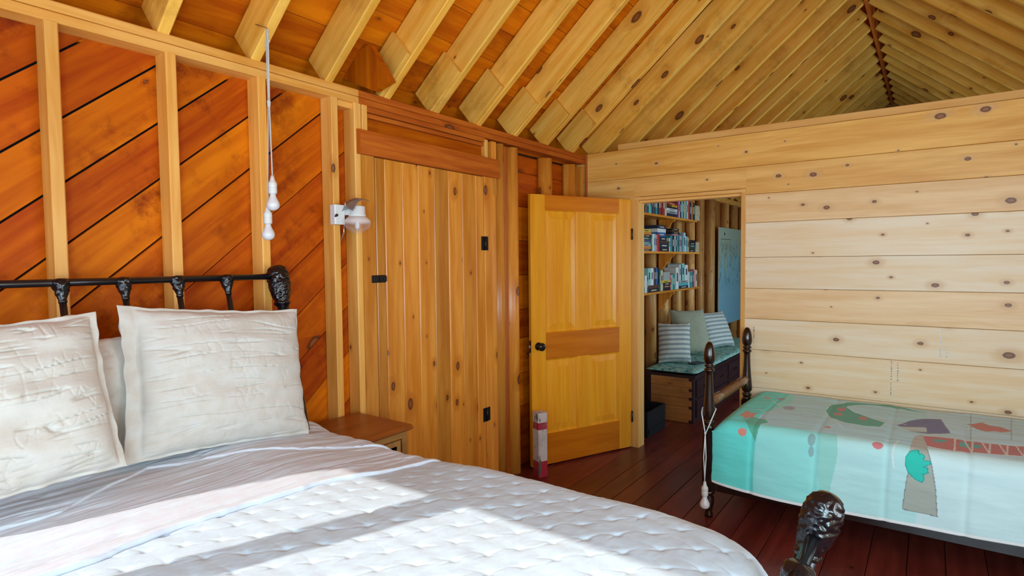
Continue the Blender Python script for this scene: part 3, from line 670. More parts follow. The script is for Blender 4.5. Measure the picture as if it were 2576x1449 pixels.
# chart on the hall wall
CY0, CY1, CZ0, CZ1 = 8.02, 9.55, .64, 1.985
b = MB(); CX = -2.33
v = [b.bm.verts.new(p) for p in ((CX, CY0, CZ0), (CX, CY1, CZ0), (CX, CY1, CZ1), (CX, CY0, CZ1))]; b.face(v, [(0, 0), (1, 0), (1, 1), (0, 1)])
v2 = [b.bm.verts.new(p) for p in ((CX-.01, CY0, CZ0), (CX-.01, CY1, CZ0), (CX-.01, CY1, CZ1), (CX-.01, CY0, CZ1))]; b.face(list(reversed(v2)), None, mat=1)
for i in range(4): j = (i+1) % 4; b.face([v[i], v2[i], v2[j], v[j]], None, mat=1)
ch = b.build('wall_chart', [M['chart'], M['page']]); tag(ch, 'large blue green coastal chart hanging on the hall log wall', 'map')
MB().box(CX, CX+.0015, CY0+.10, CY0+.55, CZ1-.16, CZ1-.154, 'y', ch=0).build('rule_line', M['hinge'], ch)
MB().ball((CX+.001, CY0+.27, CZ1-.085), .022, (.05, 1, 1)).build('compass_mark', M['hinge'], ch)

# bench chest
BXF, BXB, BY0, BY1, BH = -1.79, -2.25, 5.40, 8.1, .455
CHS = empty('bench_chest', (-2.02, 6.7, 0), 'long low chest of drawers used as a bench, pine end boards and dark front', 'chest')
mb = MB()
for z0, z1 in ((.0, .15), (.15, .235), (.235, .34), (.34, .43)): mb.box(BXB, BXF-.02, BY0, BY0+.022, z0, z1-.002, 'x')
mb.build('end_panel', M['chest'], CHS)
mb = MB()
for z0 in (.0, .132, .216, .30, .40): mb.box(BXF-.05, BXF-.022, BY0-.0012, BY0+.02, z0, z0+.028, 'x', ch=.001)
mb.build('dovetail', M['chestdark'], CHS)
MB().box(BXB-.015, BXF+.015, BY0-.015, BY1, BH-.025, BH, 'y').build('top_board', M['chestdark'], CHS)
MB().box(BXB+.0, BXB+.02, BY0+.023, BY1, 0, BH-.026, 'y').build('back_panel', M['chestdark'], CHS)
MB().box(BXF-.021, BXF-.006, BY0, BY1, 0.0, BH-.026, 'y').build('front_frame', M['chestdark'], CHS)
MB().box(BXB, BXB+.035, BY0-.006, BY0, .0, .43, 'z').build('corner_post', M['chestdark'], CHS)
for r_, (z0, z1) in enumerate(((.045, .215), (.235, .405))):
    for k in range(5):
        y0 = BY0+.06+k*.53; o = MB().box(BXF-.005, BXF+.009, y0, y0+.50, z0, z1, 'y', ch=.004).build('drawer', M['chestdark'], CHS)
        b = MB(); b.tube([(BXF+.010, y0+.21, (z0+z1)/2+.004), (BXF+.024, y0+.22, (z0+z1)/2-.006), (BXF+.024, y0+.28, (z0+z1)/2-.006), (BXF+.010, y0+.29, (z0+z1)/2+.004)], .005, 8); b.build('handle', M['hinge'], o)
# bench pad
def soft_box(name, mat, x0, x1, y0, y1, z0, z1, nx=24, ny=60, e=6, amp=.006, label=None, cat=None):
    b = MB(); 
    for sg in (1, -1):
        P = np.zeros((nx, ny, 3)); U = np.zeros((nx, ny, 2))
        for i in range(nx):
            for j in range(ny):
                u, v_ = -1+2*i/(nx-1), -1+2*j/(ny-1); hgt = (max(0, 1-abs(u)**e)*max(0, 1-abs(v_)**(e*2)))**.5
                n_ = noise.noise(Vector((u*2, v_*7, sg)))*amp*hgt
                P[i, j] = ((x0+x1)/2+u*(x1-x0)/2, (y0+y1)/2+v_*(y1-y0)/2, (z0+z1)/2+sg*(z1-z0)/2*hgt+(n_ if sg > 0 else 0)); U[i, j] = (u*(x1-x0)/2, v_*(y1-y0)/2)
        b.sheetgrid(P, U)
    bmesh.ops.remove_doubles(b.bm, verts=b.bm.verts, dist=.0005)
    o = b.build(name, mat); return tag(o, label, cat)
soft_box('bench_pad', M['pad'], BXB-.02, BXF+.03, BY0-.02, BY1, BH+.002, BH+.052, label='thin teal floral pad lying on the long bench chest', cat='cushion')

def pillow(name, c, right, up, w_, h_, t, mat, label, cat='cushion', group=None, wr=(3, 18), amp=.006, flange=None, pinch=.07, n_=64, seed=0, uvs=1.0, sag=0.0, side=1.0, cw=1.0):
    """a stuffed cushion; right/up span its face, its front looks along right x up"""
    R_, U_ = Vector(right).normalized(), Vector(up).normalized(); Nn = R_.cross(U_).normalized(); b = MB(); c = Vector(c)
    nu, nv = n_, n_
    for sg in (1, -1):
        P = np.zeros((nu, nv, 3)); UVs = np.zeros((nu, nv, 2))
        for i in range(nu):
            for j in range(nv):
                u, v_ = -1+2*i/(nu-1), -1+2*j/(nv-1)
                fl = flange or (0, 0, 0, 0); ue, ve = min(1, abs(u)/(1-fl[0 if u < 0 else 1]/(w_/2))), min(1, abs(v_)/(1-fl[2 if v_ < 0 else 3]/(h_/2)))
                body = (max(0, 1-ue**2.6)*max(0, 1-ve**2.6))**.5
                px = u*(1-pinch*(1-v_*v_)*abs(u)**3); py = v_*(1-pinch*(1-u*u)*abs(v_)**3)
                wv = noise.noise(Vector((u*wr[0]+seed, v_*wr[1]+.35*math.sin(u*3+seed), seed*3.1)))
                wv2 = noise.noise(Vector((u*wr[0]*1.7+seed+9, v_*wr[1]*.45, seed*1.7)))
                gate = max(0, min(1, .62+2.0*noise.noise(Vector((u*3.1+seed, v_*4.3, seed+40))))); rd = -math.exp(-(wv/.05)**2)*amp*.95*gate + wv2*amp*1.3 - math.exp(-(noise.noise(Vector((u*9+seed, v_*3, seed+70)))/.035)**2)*amp*.2*gate
                edge = noise.noise(Vector((u*5, v_*5, seed+sg)))*.006
                d_ = sg*(t/2*body+.002)+rd*min(1, body*2.2)*(1 if sg > 0 else .3)
                if fl: d_ += (1-min(1, body*4))*noise.noise(Vector((u*4, v_*4, seed+5)))*.014
                p = c+R_*(px*w_/2+edge*abs(u)**4)+U_*(py*h_/2+edge*abs(v_)**4 - sag*(u*u)*(1 if v_ > 0 else .3)*max(v_, 0))+Nn*d_
                P[i, j] = p; UVs[i, j] = (u*w_/2*uvs+seed, v_*h_/2*uvs+seed)
        b.sheetgrid(P, UVs)
    bmesh.ops.remove_doubles(b.bm, verts=b.bm.verts, dist=.0022 if False else .0005)
    # close the rim
    es = [e for e in b.bm.edges if e.is_boundary]
    if es:
        try: bmesh.ops.bridge_loops(b.bm, edges=es)
        except Exception: pass
    for f in b.bm.faces: f.smooth = True
    o = b.build(name, mat); return tag(o, label, cat, group)
pz = BH+.055
pillow('cushion', (-2.10, 5.72, pz+.20), (.80, .60, 0), (-.12, .26, 1), .33, .41, .22, M['cushstripe'], 'striped white cushion standing nearest on the end of the bench', group='cushions on the bench', seed=1, wr=(2, 3), amp=.002, n_=40)
pillow('cushion', (-2.12, 6.27, pz+.255), (.70, .70, 0), (-.28, .20, 1), .40, .50, .19, M['cushgreen'], 'plain sage cushion between two striped cushions on the bench', group='cushions on the bench', seed=2, wr=(2, 3), amp=.002, n_=40)
pillow('cushion', (-2.06, 6.98, pz+.21), (.35, .93, 0), (-.40, .10, 1), .48, .44, .15, M['cushstripe'], 'striped white cushion farthest along the bench, under the chart', group='cushions on the bench', seed=3, wr=(2, 3), amp=.002, n_=40)
b = MB(); b.board((-1.96, 5.72, pz+.001), Vector((.3, 1, 0)).normalized(), Vector((1, -.3, 0)).normalized(), ZA, .16, .10, .008, .001); tag(b.build('notebook', BM['navy']), 'small dark notebook lying flat on the teal bench pad', 'book')
# crate with balls
CR = empty('crate', (-2.18, 4.94, 0), 'dark open wooden crate on the hall floor by the doorway', 'crate')
x0, x1, y0, y1, h_ = -2.385, -1.975, 4.735, 5.15, .225
for nm, a in (('side_board', (x1-.014, x1, y0, y1)), ('side_board', (x0, x0+.014, y0, y1)), ('end_board', (x0+.015, x1-.015, y0, y0+.014)), ('end_board', (x0+.015, x1-.015, y1-.014, y1))):
    MB().box(*a, .0, h_, 'y' if nm == 'side_board' else 'x').build(nm, M['crate'], CR)
MB().box(x0+.015, x1-.015, y0+.015, y1-.015, .002, .016, 'y').build('bottom_board', M['crate'], CR)
MB().box(x1, x1+.008, y0+.02, y1-.02, .03, .075, 'y').build('batten', M['crate'], CR)
for c_, r_, lb, mt in (((-2.19, 4.93, .165), .038, 'pale blue ball lying highest in the dark crate', plain('ball_blue', (.30, .38, .42), .5)), ((-2.29, 4.90, .15), .040, 'dusty pink ball beside the pale ball in the crate', plain('ball_pink', (.35, .22, .20), .6))):
    tag(MB().ball(c_, r_, sub=3).build('ball', mt), lb, 'ball', 'things in the crate')
b = MB()
for i in range(9): b.ball((-2.33+.1*(i % 4), 4.80+.12*(i//4), .062), .044, (1, 1, 1))
tag(b.build('crate_contents', M['black']), 'dark jumble of small things filling the bottom of the crate', 'clutter', kind='stuff')

# ---------------------------------------------------------------- weathered post by the door
b = MB(); b.board((0, 0, 0), ZA, XA, YA, .465, .078, .078, .006, tint=.5)
wp = b.build('wooden_post', M['postpaint']); wp.location = (-2.318, 3.455, .001); wp.rotation_euler = (0, 0, math.radians(-22))
tag(wp, 'short square post with flaking white paint and red bands, by the open door', 'post')

# ---------------------------------------------------------------- iron bed
HZ, YL, YR = 1.495, -.03, 1.475
def hx(z): return -2.33+(HZ-z)*.24            # headboard leans back to the wall
FZ = .955
def fx(z): return -.195-(FZ-z)*.30
BED = empty('iron_bed', (-1.3, .72, 0), 'black iron bed with ornate cast joints, headboard against the diagonal boards', 'bed')
CAST = [(.006, -.0905), (.011, -.090), (.015, -.084), (.0165, -.078), (.0145, -.072), (.016, -.065), (.021, -.05), (.026, -.032), (.031, -.015), (.034, 0), (.033, .010), (.026, .018), (.012, .022), (.001, .023)]
BIG = [(.027, -.125), (.034, -.120), (.036, -.112), (.030, -.104), (.036, -.09), (.044, -.06), (.049, -.03), (.050, 0), (.047, .03), (.039, .052), (.026, .066), (.012, .072), (.001, .073)]
def relief(p, axis, s_, prof, parent, name, seg, amp, fr):
    """cast-iron joint: a turned form carrying leaf and scroll relief"""
    hs = [h for r, h in prof]; H = np.linspace(hs[0], hs[-1], seg//2); R_ = np.interp(H, hs, [r for r, h in prof])
    q_ = Vector((0, 0, 1)).rotation_difference(Vector(axis).normalized()); p = Vector(p); P = np.zeros((len(H), seg+1, 3)); k0 = random.uniform(0, 9)
    for i in range(len(H)):
        for j in range(seg+1):
            a = 2*PI*(j % seg)/seg; u = H[i]/s_*1.0; v = Vector((math.cos(a)*fr, math.sin(a)*fr, H[i]*fr*26+k0))
            n_ = abs(noise.noise(v))*1.6; leaf = .5+.5*math.sin(a*5+math.sin(H[i]*150)*1.6)*math.cos(H[i]*170)
            taper = min(1, (H[-1]-H[i])/.012)
            rr = (R_[i]*(1-.0)+amp*(leaf*1.1-n_*1.2)*taper*(1 if R_[i] > .020 else .25))*s_
            P[i, j] = p+q_ @ Vector((rr*math.cos(a), rr*math.sin(a), H[i]*s_))
    b = MB(); b.sheetgrid(P); bmesh.ops.remove_doubles(b.bm, verts=b.bm.verts, dist=1e-5)
    return b.build(name, M['ironcast'], parent)
def casting(p, axis, s_, parent, name='cast_joint'): return relief(p, axis, s_, CAST, parent, name, 40, .0045, 1.6)
def bigcast(p, axis, s_, parent): return relief(p, axis, s_, BIG, parent, 'cast_cap', 96, .0048, 2.3)
hax = Vector((-.24, 0, 1)).normalized(); fax = Vector((.30, 0, 1)).normalized()
MB().tube([(hx(HZ), YL, HZ), (hx(HZ), YR, HZ)], .013).build('head_rail', M['iron'], BED)
MB().tube([(hx(.95), YL, .95), (hx(.95), YR, .95)], .011).build('head_rail', M['iron'], BED)
for yy in (.128, .315, .502, .686, .871, 1.054, 1.243):
    sp_ = MB().tube([(hx(HZ), yy, HZ), (hx(.7), yy, .7)], .0105).build('head_spindle', M['iron'], BED); casting((hx(HZ-.003), yy, HZ-.003), hax, .78, sp_)
for yy in (YL, YR):
    sp_ = MB().tube([(hx(HZ-.01), yy, HZ-.01), (hx(0), yy, 0)], .0255, 20).build('bed_post', M['iron'], BED); bigcast((hx(HZ-.015), yy, HZ-.015), hax, .92, sp_)
    sp_ = MB().tube([(fx(FZ-.02), yy+.03, FZ-.02), (fx(0), yy+.03, 0)], .0255, 20).build('bed_post', M['iron'], BED); bigcast((fx(FZ-.01), yy+.03, FZ-.01), fax, .86, sp_)
    MB().box(hx(.5)+.02, fx(.5)-.02, yy-.01, yy+.02, .42, .47, 'x').build('side_rail', M['iron'], BED)
MB().tube([(fx(FZ-.055), YL, FZ-.055), (fx(FZ-.055), YR+.02, FZ-.055)], .0155, 20).build('foot_rail', M['iron'], BED)
for yy in (1.30, 1.115, .93, .745, .56, .375, .19):
    sp_ = MB().tube([(fx(FZ-.06), yy, FZ-.06), (fx(.40), yy, .40)], .0115).build('foot_spindle', M['iron'], BED); casting((fx(FZ-.057), yy, FZ-.057), fax, .95, sp_)
MB().tube([(fx(.40), YL, .40), (fx(.40), YR+.02, .40)], .012).build('foot_rail', M['iron'], BED)
b = MB(); b.box(-2.08, -.47, .0, 1.44, .47, .70, 'x', ch=.03); tag(b.build('mattress', M['sheet']), 'thick mattress on the iron bed, covered by the coverlet', 'mattress')

# coverlet: height field that rolls over the far side and the foot
def smooth(a, b_, v): t = np.clip((v-a)/(b_-a), 0, 1); return t*t*(3-2*t)
def edge_interp(pts, v): return np.interp(v, [p[0] for p in pts], [p[1] for p in pts])
FA = [(-.1, -1.93), (.42, -1.935), (.55, -1.93), (.834, -2.10), (1.07, -2.0), (1.32, -1.855), (1.6, -1.73)]
FB = [(-.1, -1.56), (.437, -1.561), (.66, -1.577), (.80, -1.569), (1.10, -1.544), (1.29, -1.492), (1.54, -1.453), (1.7, -1.44)]
def lattice(n, m, seed, sx, sy):
    """value noise on arrays"""
    rs = np.random.RandomState(seed); G = rs.rand(256, 256)
    x = n*sx; y = m*sy; xi = np.floor(x).astype(int); yi = np.floor(y).astype(int); fx_ = x-xi; fy_ = y-yi
    fx_ = fx_*fx_*(3-2*fx_); fy_ = fy_*fy_*(3-2*fy_); g = lambda a, b_: G[a % 256, b_ % 256]
    return (g(xi, yi)*(1-fx_)+g(xi+1, yi)*fx_)*(1-fy_)+(g(xi, yi+1)*(1-fx_)+g(xi+1, yi+1)*fx_)*fy_-.5
def fbm(x, y, seed, sx, sy, o=3):
    r = 0; a = 1
    for k in range(o): r = r+a*lattice(x, y, seed+k, sx*2**k, sy*2**k); a *= .5
    return r
def bed_base(X, Y):
    """puffy top of the bed"""
    z = .848+.012*np.sin(PI*np.clip(Y/1.5, 0, 1))+.012*fbm(X, Y, 3, 2.2, 2.2)
    z = z-.02*smooth(-.7, -.35, X)-.008*(1-smooth(-1.75, -1.35, X))-.05*(1-smooth(-1.75, -1.2, X))*smooth(1.05, 1.5, Y)
    return z
def quilt_z(X, Y):
    """tufts on a staggered lattice, each with short creases running off it"""
    U_, V_ = X/.105+.25*fbm(X, Y, 11, 5, 5), Y/.066+.25*fbm(X, Y, 12, 5, 5); out = 0*X
    for k in (0, 1):
        row = np.floor(V_)+k; off = .5*(row % 2)
        for m_ in (0, 1):
            un = np.floor(U_-off)+m_+off; du = (U_-un)*.105; dv_ = (V_-row)*.066
            rnd = (np.sin(un*12.99+row*78.2)*43758.5) % 1; a = .9+.9*(rnd-.5)
            p_, q_ = du*np.cos(a)+dv_*np.sin(a), -du*np.sin(a)+dv_*np.cos(a)
            sgn = np.where(p_ > 0, 1.0, .55+.5*rnd)
            out = out-.0052*.75*np.exp(-(du**2+dv_**2)/.00010)-.0028*np.exp(-(q_+6*p_*p_*(rnd-.5))**2/.000011-p_**2/(.0011*sgn))
            a2 = a+1.9+.5*rnd; p_, q_ = du*np.cos(a2)+dv_*np.sin(a2), -du*np.sin(a2)+dv_*np.cos(a2)
            out = out-.0020*rnd*np.exp(-q_**2/.000012-np.maximum(p_, -p_*4)**2/.0016)
    puff = np.cos(PI*(V_ % 1-.5))**2
    return out+.0006*puff+.0035*fbm(X, Y, 17, 7, 9)+.0012*fbm(X, Y, 27, 60, 28)

def drape(P, fa, fb):
    """roll the flat height field over the far side (y) and the foot (x)"""
    X, Y, Z = P[..., 0].copy(), P[..., 1].copy(), P[..., 2].copy(); return X, Y, Z
def roll(S_, e0, r):
    """arc-length S beyond e0 bends down round radius r: returns (horizontal, drop)"""
    t = np.clip((S_-e0)/r, 0, PI/2); h = np.where(S_ < e0, S_, e0+r*np.sin(t)); d = np.where(S_ < e0, 0, r*(1-np.cos(t)))+np.clip(S_-e0-r*PI/2, 0, None)
    return h, d
def bed_cloth(x0, x1, yfar, nx, ny, lift, thickfn, quilted, name, mat, label, cat, wr=.006, edge=None, ylow=-.06, frillx=None, xfoot=True, uvs=1.0, ry_=.12):
    s = np.linspace(x0, x1, nx); t = np.linspace(ylow, yfar, ny); Sx, Sy = np.meshgrid(s, t, indexing='ij')
    if edge is not None:                        # trim the foot-ward border to the fold line
        lo = x0; fr = (Sx-x0)/(x1-x0); ex = edge_interp(edge, Sy)+.010*fbm(Sy*0, Sy, 31, 1, 12)
        Sx = lo+(ex-lo)*fr
    hx_, dx = roll(Sx, -.47, .16); hy, dy = roll(Sy, 1.49, ry_)
    z = bed_base(np.minimum(Sx, -.42), np.minimum(Sy, 1.5))
    amt = quilt_z(Sx, Sy) if quilted else .6*wr*fbm(Sx, Sy, 41, 34, 3.2)+wr*fbm(Sx, Sy, 51, 16, 2.0)-wr*.8*np.clip(.12-np.abs(fbm(Sx, Sy, 61, 22, 2.6)), 0, 1)*6
    tk = lift+thickfn(Sx, Sy)
    o_ = tk+amt
    ax_, ay_ = np.clip((Sx+.47)/.16, 0, PI/2), np.clip((Sy-1.49)/ry_, 0, PI/2)
    Xp = hx_+np.sin(ax_)*o_; Yp = hy+np.sin(ay_)*o_; Zp = z-dx-dy+np.cos(np.maximum(ax_, ay_))*o_
    Yp += .02*smooth(1.6, 1.9, Sy)*np.sin(Sx*9)
    Xp += .018*smooth(-.2, .1, Sx)*np.sin(Sy*11)
    Zp = np.maximum(Zp, .30)
    P = np.stack([Xp, Yp, Zp], -1); UV = np.stack([Sx*uvs, Sy*uvs], -1)
    if edge is not None:                        # give the folded border thickness: tuck it under
        rows = []
        for k in range(1, 6):
            a = PI*k/5*.8; q_ = P[-1].copy(); q_[:, 0] += np.sin(a)*.004; q_[:, 2] -= (1-np.cos(a))*lift*.5; rows.append(q_)
        rows.append(rows[-1]+np.array([-.03, 0, -.002])); R = np.stack(rows)
        P = np.concatenate([P, R]); UV = np.concatenate([UV, R[..., :2]])
    o = grid_object(name, P, UV, mat); tag(o, label, cat)
    if o.data.polygons[len(o.data.polygons)//3].normal.z < 0: o.data.flip_normals()
    return o
cov = bed_cloth(-1.78, .02, 2.0, 520, 560, .008, lambda x, y: 0*x, True, 'coverlet', M['coverlet'], 'white hand-tufted quilted coverlet spread over the iron bed', 'bedspread')
fold = bed_cloth(-2.28, -1.5, 1.97, 200, 420, .019, lambda x, y: .020*np.exp(-((y-1.35)/.3)**2)*(1-smooth(-1.75, -1.5, x)), False, 'folded_blanket', M['sheet'], 'thin crinkled linen blanket folded back over the coverlet', 'blanket', edge=FB, wr=.007)
sheet = bed_cloth(-2.30, -1.95, 1.91, 200, 400, .022, lambda x, y: .004+.020*np.exp(-((y-1.35)/.3)**2)*(1-smooth(-1.75, -1.5, x))+.025*(1-smooth(-2.25, -2.08, x)), False, 'top_sheet', M['sheet'], 'pale pink-edged sheet turned down below the pillows', 'sheet', edge=FA, wr=.008)

# pillows: right sham, left sham, and the one peeking out between them
def sham(name, bl, br, tl, tr, t, label, **k):
    bl, br, tl, tr = map(Vector, (bl, br, tl, tr)); c = (bl+br+tl+tr)/4; R_ = ((br-bl)+(tr-tl))/2; U_ = ((tl-bl)+(tr-br))/2
    return pillow(name, c, R_, U_-R_*(U_.dot(R_)/R_.dot(R_)), R_.length, U_.length, t, M['pillow'], label, 'pillow', 'pillows on the iron bed', **k)
sham('pillow', at(318, 1172, 0, -2.08), at(772, 1092, 0, -2.08), at(285, 768, 0, -2.21), at(752, 778, 0, -2.21), .17, 'large square linen pillow on the right, ribbed with wrinkles, against the headboard', flange=(.05, .008, .010, .012), seed=4, amp=.011, wr=(1.0, 9.5), pinch=.045, n_=170)
sham('pillow', at(-330, 1350, 0, -1.93), at(268, 1190, 0, -1.98), at(-260, 845, 0, -2.10), at(292, 775, 0, -2.10), .19, 'large linen pillow cut by the left edge, nearest the viewer', flange=(.01, .022, .01, .014), seed=8, amp=.013, wr=(1.1, 9), pinch=.05, n_=170)
sham('pillow', (-2.20, .56, .895), (-2.20, .97, .895), (-2.25, .54, 1.31), (-2.25, .95, 1.31), .12, 'rumpled pillow half hidden between the two large linen pillows', flange=None, seed=12, amp=.012, wr=(2.0, 6), pinch=.03, n_=60)

# ---------------------------------------------------------------- nightstand
NS = empty('nightstand', (-2.17, 1.82, 0), 'carved wooden nightstand with a dark stained top beside the bed', 'nightstand')
nx0, nx1, ny0, ny1, nz = -2.40, -2.02, 1.60, 1.955, .775
b = MB(); b.prism([(0, .006), (.012, 0), (.39, 0), (.402, .008), (.402, .016), (.39, .026), (0, .026)], (nx0, ny0, nz-.0255), XA, ZA, YA, ny1-ny0, tint=.5); b.build('top', M['stand'], NS)
MB().box(nx0+.01, nx1-.015, ny0+.015, ny1-.02, 0, nz-.027, 'z', ch=.004).build('body', M['stand'], NS)
mb = MB()
for a, c, z0, z1 in ((ny0+.015, ny1-.02, nz-.06, nz-.03), (ny0+.015, ny0+.045, .05, nz-.06), (ny1-.05, ny1-.02, .05, nz-.06), (ny0+.015, ny1-.02, .02, .05)): mb.box(nx1-.014, nx1-.004, a, c, z0, z1, 'y')
mb.build('front_frame', M['standcarve'], NS)
mb = MB()
for k in range(5): e = .012*k; mb.box(nx1-.014, nx1-.011+(.004 if k % 2 == 0 else .001), ny0+.052+e, ny1-.057-e, .42+e, nz-.066-e, 'z', ch=.001)
mb.build('drawer', M['standcarve'], NS)

# ---------------------------------------------------------------- wall gas lamp on the fourth stud
GL = empty('wall_lamp', (WX, 1.87, 1.79), 'white gas wall lamp with a round glass globe and grey shield', 'lamp')
MB().box(WX+.001, WX+.045, 1.822, 1.885, 1.742, 1.838, 'z', ch=.006).build('wall_box', M['white'], GL)
MB().box(WX+.014, WX+.075, 1.885, 1.905, 1.79, 1.822, 'y', ch=.004).build('arm', M['white'], GL)
gc = Vector((WX+.085, 1.925, 1.79))
b = MB(); b.lathe([(.042, -.008), (.043, .0), (.040, .004), (.040, .040), (.036, .044), (.0, .046)], gc, seg=28); b.build('burner_housing', M['white'], GL)
b = MB(); n_ = 16
for i in range(1):
    P = np.zeros((n_, n_, 3)); U = np.zeros((n_, n_, 2))
    for a in range(n_):
        for c in range(n_):
            u, v_ = -1+2*a/(n_-1), -1+2*c/(n_-1); P[a, c] = gc+Vector((.045*v_, .052*u-.01, .085-.045*(u-.15)**2*(1 if u < .15 else .1)-.012*v_*v_))
    b.sheetgrid(P, U)
sh_ = b.build('heat_shield', M['shade'], GL); sm = sh_.modifiers.new('s', 'SOLIDIFY'); sm.thickness = .0015
b = MB(); b.tube([gc+Vector((-.02, -.052, .03)), gc+Vector((-.02, -.058, .055)), gc+Vector((-.02, -.05, .07))], .003, 8); b.build('shield_bracket', M['steel'], GL)
gp = [(.036, 0), (.052, -.008), (.064, -.022), (.068, -.036), (.062, -.052), (.046, -.068), (.028, -.076), (.024, -.080), (.024, -.084)]
b = MB(); b.lathe([(r, h) for r, h in gp], (0, 0, 0), seg=36)
for f in [f for f in b.bm.faces if len(f.verts) > 6]: b.bm.faces.remove(f)
gl_ = b.build('globe', M['glass'], GL); gl_.location = gc+Vector((0, 0, -.006))
b = MB(); b.lathe([(.008, 0), (.010, -.012), (.013, -.02), (.013, -.052), (.008, -.062), (.002, -.064)], gc+Vector((0, 0, -.010)), seg=18); b.build('mantle', M['bulb'], GL)
b = MB(); b.tube([(WX+.046, 1.826, 1.785), (WX+.058, 1.824, 1.785), (WX+.058, 1.812, 1.778)], .004, 8); b.ball((WX+.058, 1.822, 1.785), .008, sub=1); b.build('valve', M['knob'], GL)
b = MB(); b.tube([(WX+.02, 1.893, 1.741), (WX+.012, 1.898, 1.70), (WX-.02, 1.90, 1.66), (WX-.05, 1.885, 1.63)], .003, 8); b.build('gas_pipe', M['steel'], GL)

# ---------------------------------------------------------------- hanging bulbs
def twist(p0, p1, r=.0028, n=None, off=.0032, turns=60, b=None):
    b = b or MB(); p0, p1 = Vector(p0), Vector(p1); L_ = (p1-p0).length; turns = max(4, int(L_/.012)); n = turns*5
    for ph in (0, PI):
        b.tube([p0.lerp(p1, i/n)+Vector((math.cos(ph+2*PI*turns*i/n), math.sin(ph+2*PI*turns*i/n), 0))*off*.55 for i in range(n+1)], r*.62, 6)
    return b
SOCK = [(.004, 0), (.007, .001), (.008, -.012), (.010, -.016), (.011, -.022), (.016, -.028), (.0175, -.034), (.0175, -.045), (.0165, -.047), (.0165, -.050), (.0175, -.052), (.0175, -.056), (.0165, -.058), (.0175, -.061), (.0175, -.067), (.0165, -.07), (.016, -.074), (.012, -.076)]
BULB = [(.011, 0), (.012, -.008), (.0135, -.014), (.019, -.026), (.0245, -.037), (.026, -.046), (.0245, -.056), (.019, -.064), (.010, -.069), (.001, -.071)]
hk = at(674, 80, 1, 1.40)
PX, PY = -2.14, 1.30
def bulb_on(px, py, Y, topy, label, group, cordtop, s_=1.0, loop=None, mat='cord', root=None):
    p = at(px, py, 1, Y)
    E_ = empty('bulb_pendant', p, label, 'lamp', group)
    b = MB(); b.lathe([(r*s_, h*s_) for r, h in SOCK], p, seg=22); b.build('socket', M['porcelain'], E_)
    b = MB(); b.lathe([(r*s_, h*s_) for r, h in BULB], p+Vector((0, 0, -.074*s_)), seg=26); b.build('bulb', M['bulb'], E_)
    return E_, p
Yp = 1.40
ct = at(672, 74, 1, Yp); k1 = at(676, 250, 1, Yp); k2 = at(678, 278, 1, Yp)
E1, p1 = bulb_on(685, 442, Yp, 0, 'upper of two hanging bulbs, dangling on a short cord from the rafter', 'hanging bulbs', ct, 1.0)
b = MB(); twist(k2, p1, b=b); twist(ct+Vector((0, .004, 0)), k2, b=b); b.build('cord', M['cord'], E1)
E2, p2 = bulb_on(673, 518, Yp, 0, 'lower of two hanging bulbs, on the longer cord from the rafter', 'hanging bulbs', ct, 1.0)
b = MB(); twist(k1+Vector((-.004, 0, 0)), p2, b=b); twist(ct+Vector((-.004, -.004, 0)), k1+Vector((-.004, 0, 0)), b=b)
twist(ct+Vector((.006, -.002, 0)), at(676, 245, 1, Yp), b=b); b.tube([at(668, 120, 1, Yp), at(668, 105, 1, Yp), at(673, 98, 1, Yp), at(678, 105, 1, Yp)], .003, 6)
b.lathe([(.006, .0), (.008, -.01), (.006, -.03), (.002, -.034)], k1, seg=8); b.build('cord', M['cord'], E2)
b = MB(); hkq = at(656, 68, 1, Yp+.045); b.tube([hkq+Vector((0, .01, 0)), hkq+Vector((.01, -.03, .0)), ct+Vector((0, .0, .006)), ct+Vector((.004, -.002, -.004))], .002, 6); tag(b.build('hook', M['steel']), 'small wire hook in the rafter holding the two bulb cords', 'hook')

# ---------------------------------------------------------------- daybed
DB = empty('daybed', (-.05, 3.9, 0), 'dark turned-post daybed along the pale pine wall', 'bed')
yn, yf, xd = 3.49, 4.37, -1.065
PP = [(.002, 1.060), (.012, 1.056), (.021, 1.042), (.028, 1.018), (.033, .985), (.034, .965), (.031, .945), (.024, .932), (.020, .926), (.029, .920), (.029, .912), (.021, .908), (.021, .902), (.030, .896), (.030, .884), (.022, .878),
      (.0215, .86), (.022, .83), (.024, .78), (.028, .72), (.034, .655), (.036, .625), (.033, .605), (.023, .595), (.023, .588), (.031, .582), (.032, .570), (.024, .562), (.024, .555), (.030, .548), (.030, .538)]
FT = [(.030, .165), (.034, .155), (.036, .148), (.026, .138), (.024, .13), (.032, .115), (.030, .08), (.022, .045), (.018, .03), (.024, .018), (.024, 0)]
for yy in (yn, yf):
    for xx in (xd, 1.0):
        b = MB(); b.lathe(list(reversed(PP)), (xx, yy, 0), seg=28); b.box(xx-.033, xx+.033, yy-.033, yy+.033, .165, .538, 'z', ch=.006); b.lathe(list(reversed(FT)), (xx, yy, 0), seg=24); b.build('bed_post', M['turned'], DB)
tr_ = [(.016, 0), (.016, .03), (.024, .04), (.024, .052), (.018, .058), (.026, .07), (.030, .10), (.031, .16), (.030, .22), (.024, .235), (.028, .24)]
hl = (yf-yn)/2; prof = tr_[:]
h = .25
while h < 2*hl-.25: prof += [(.027, h), (.031, h+.006), (.027, h+.012)]; h += .024
prof += [(r, 2*hl-hh) for r, hh in reversed(tr_)]
for xx in (xd, 1.0): b = MB(); b.lathe(prof, (xx, yn, .69), (0, 1, 0), 22); b.build('turned_rail', M['turnrail'], DB)
for xx in (xd, 1.0): MB().box(xx-.012, xx+.012, yn+.034, yf-.034, .2, .46, 'y').build('end_board', M['turned'], DB)
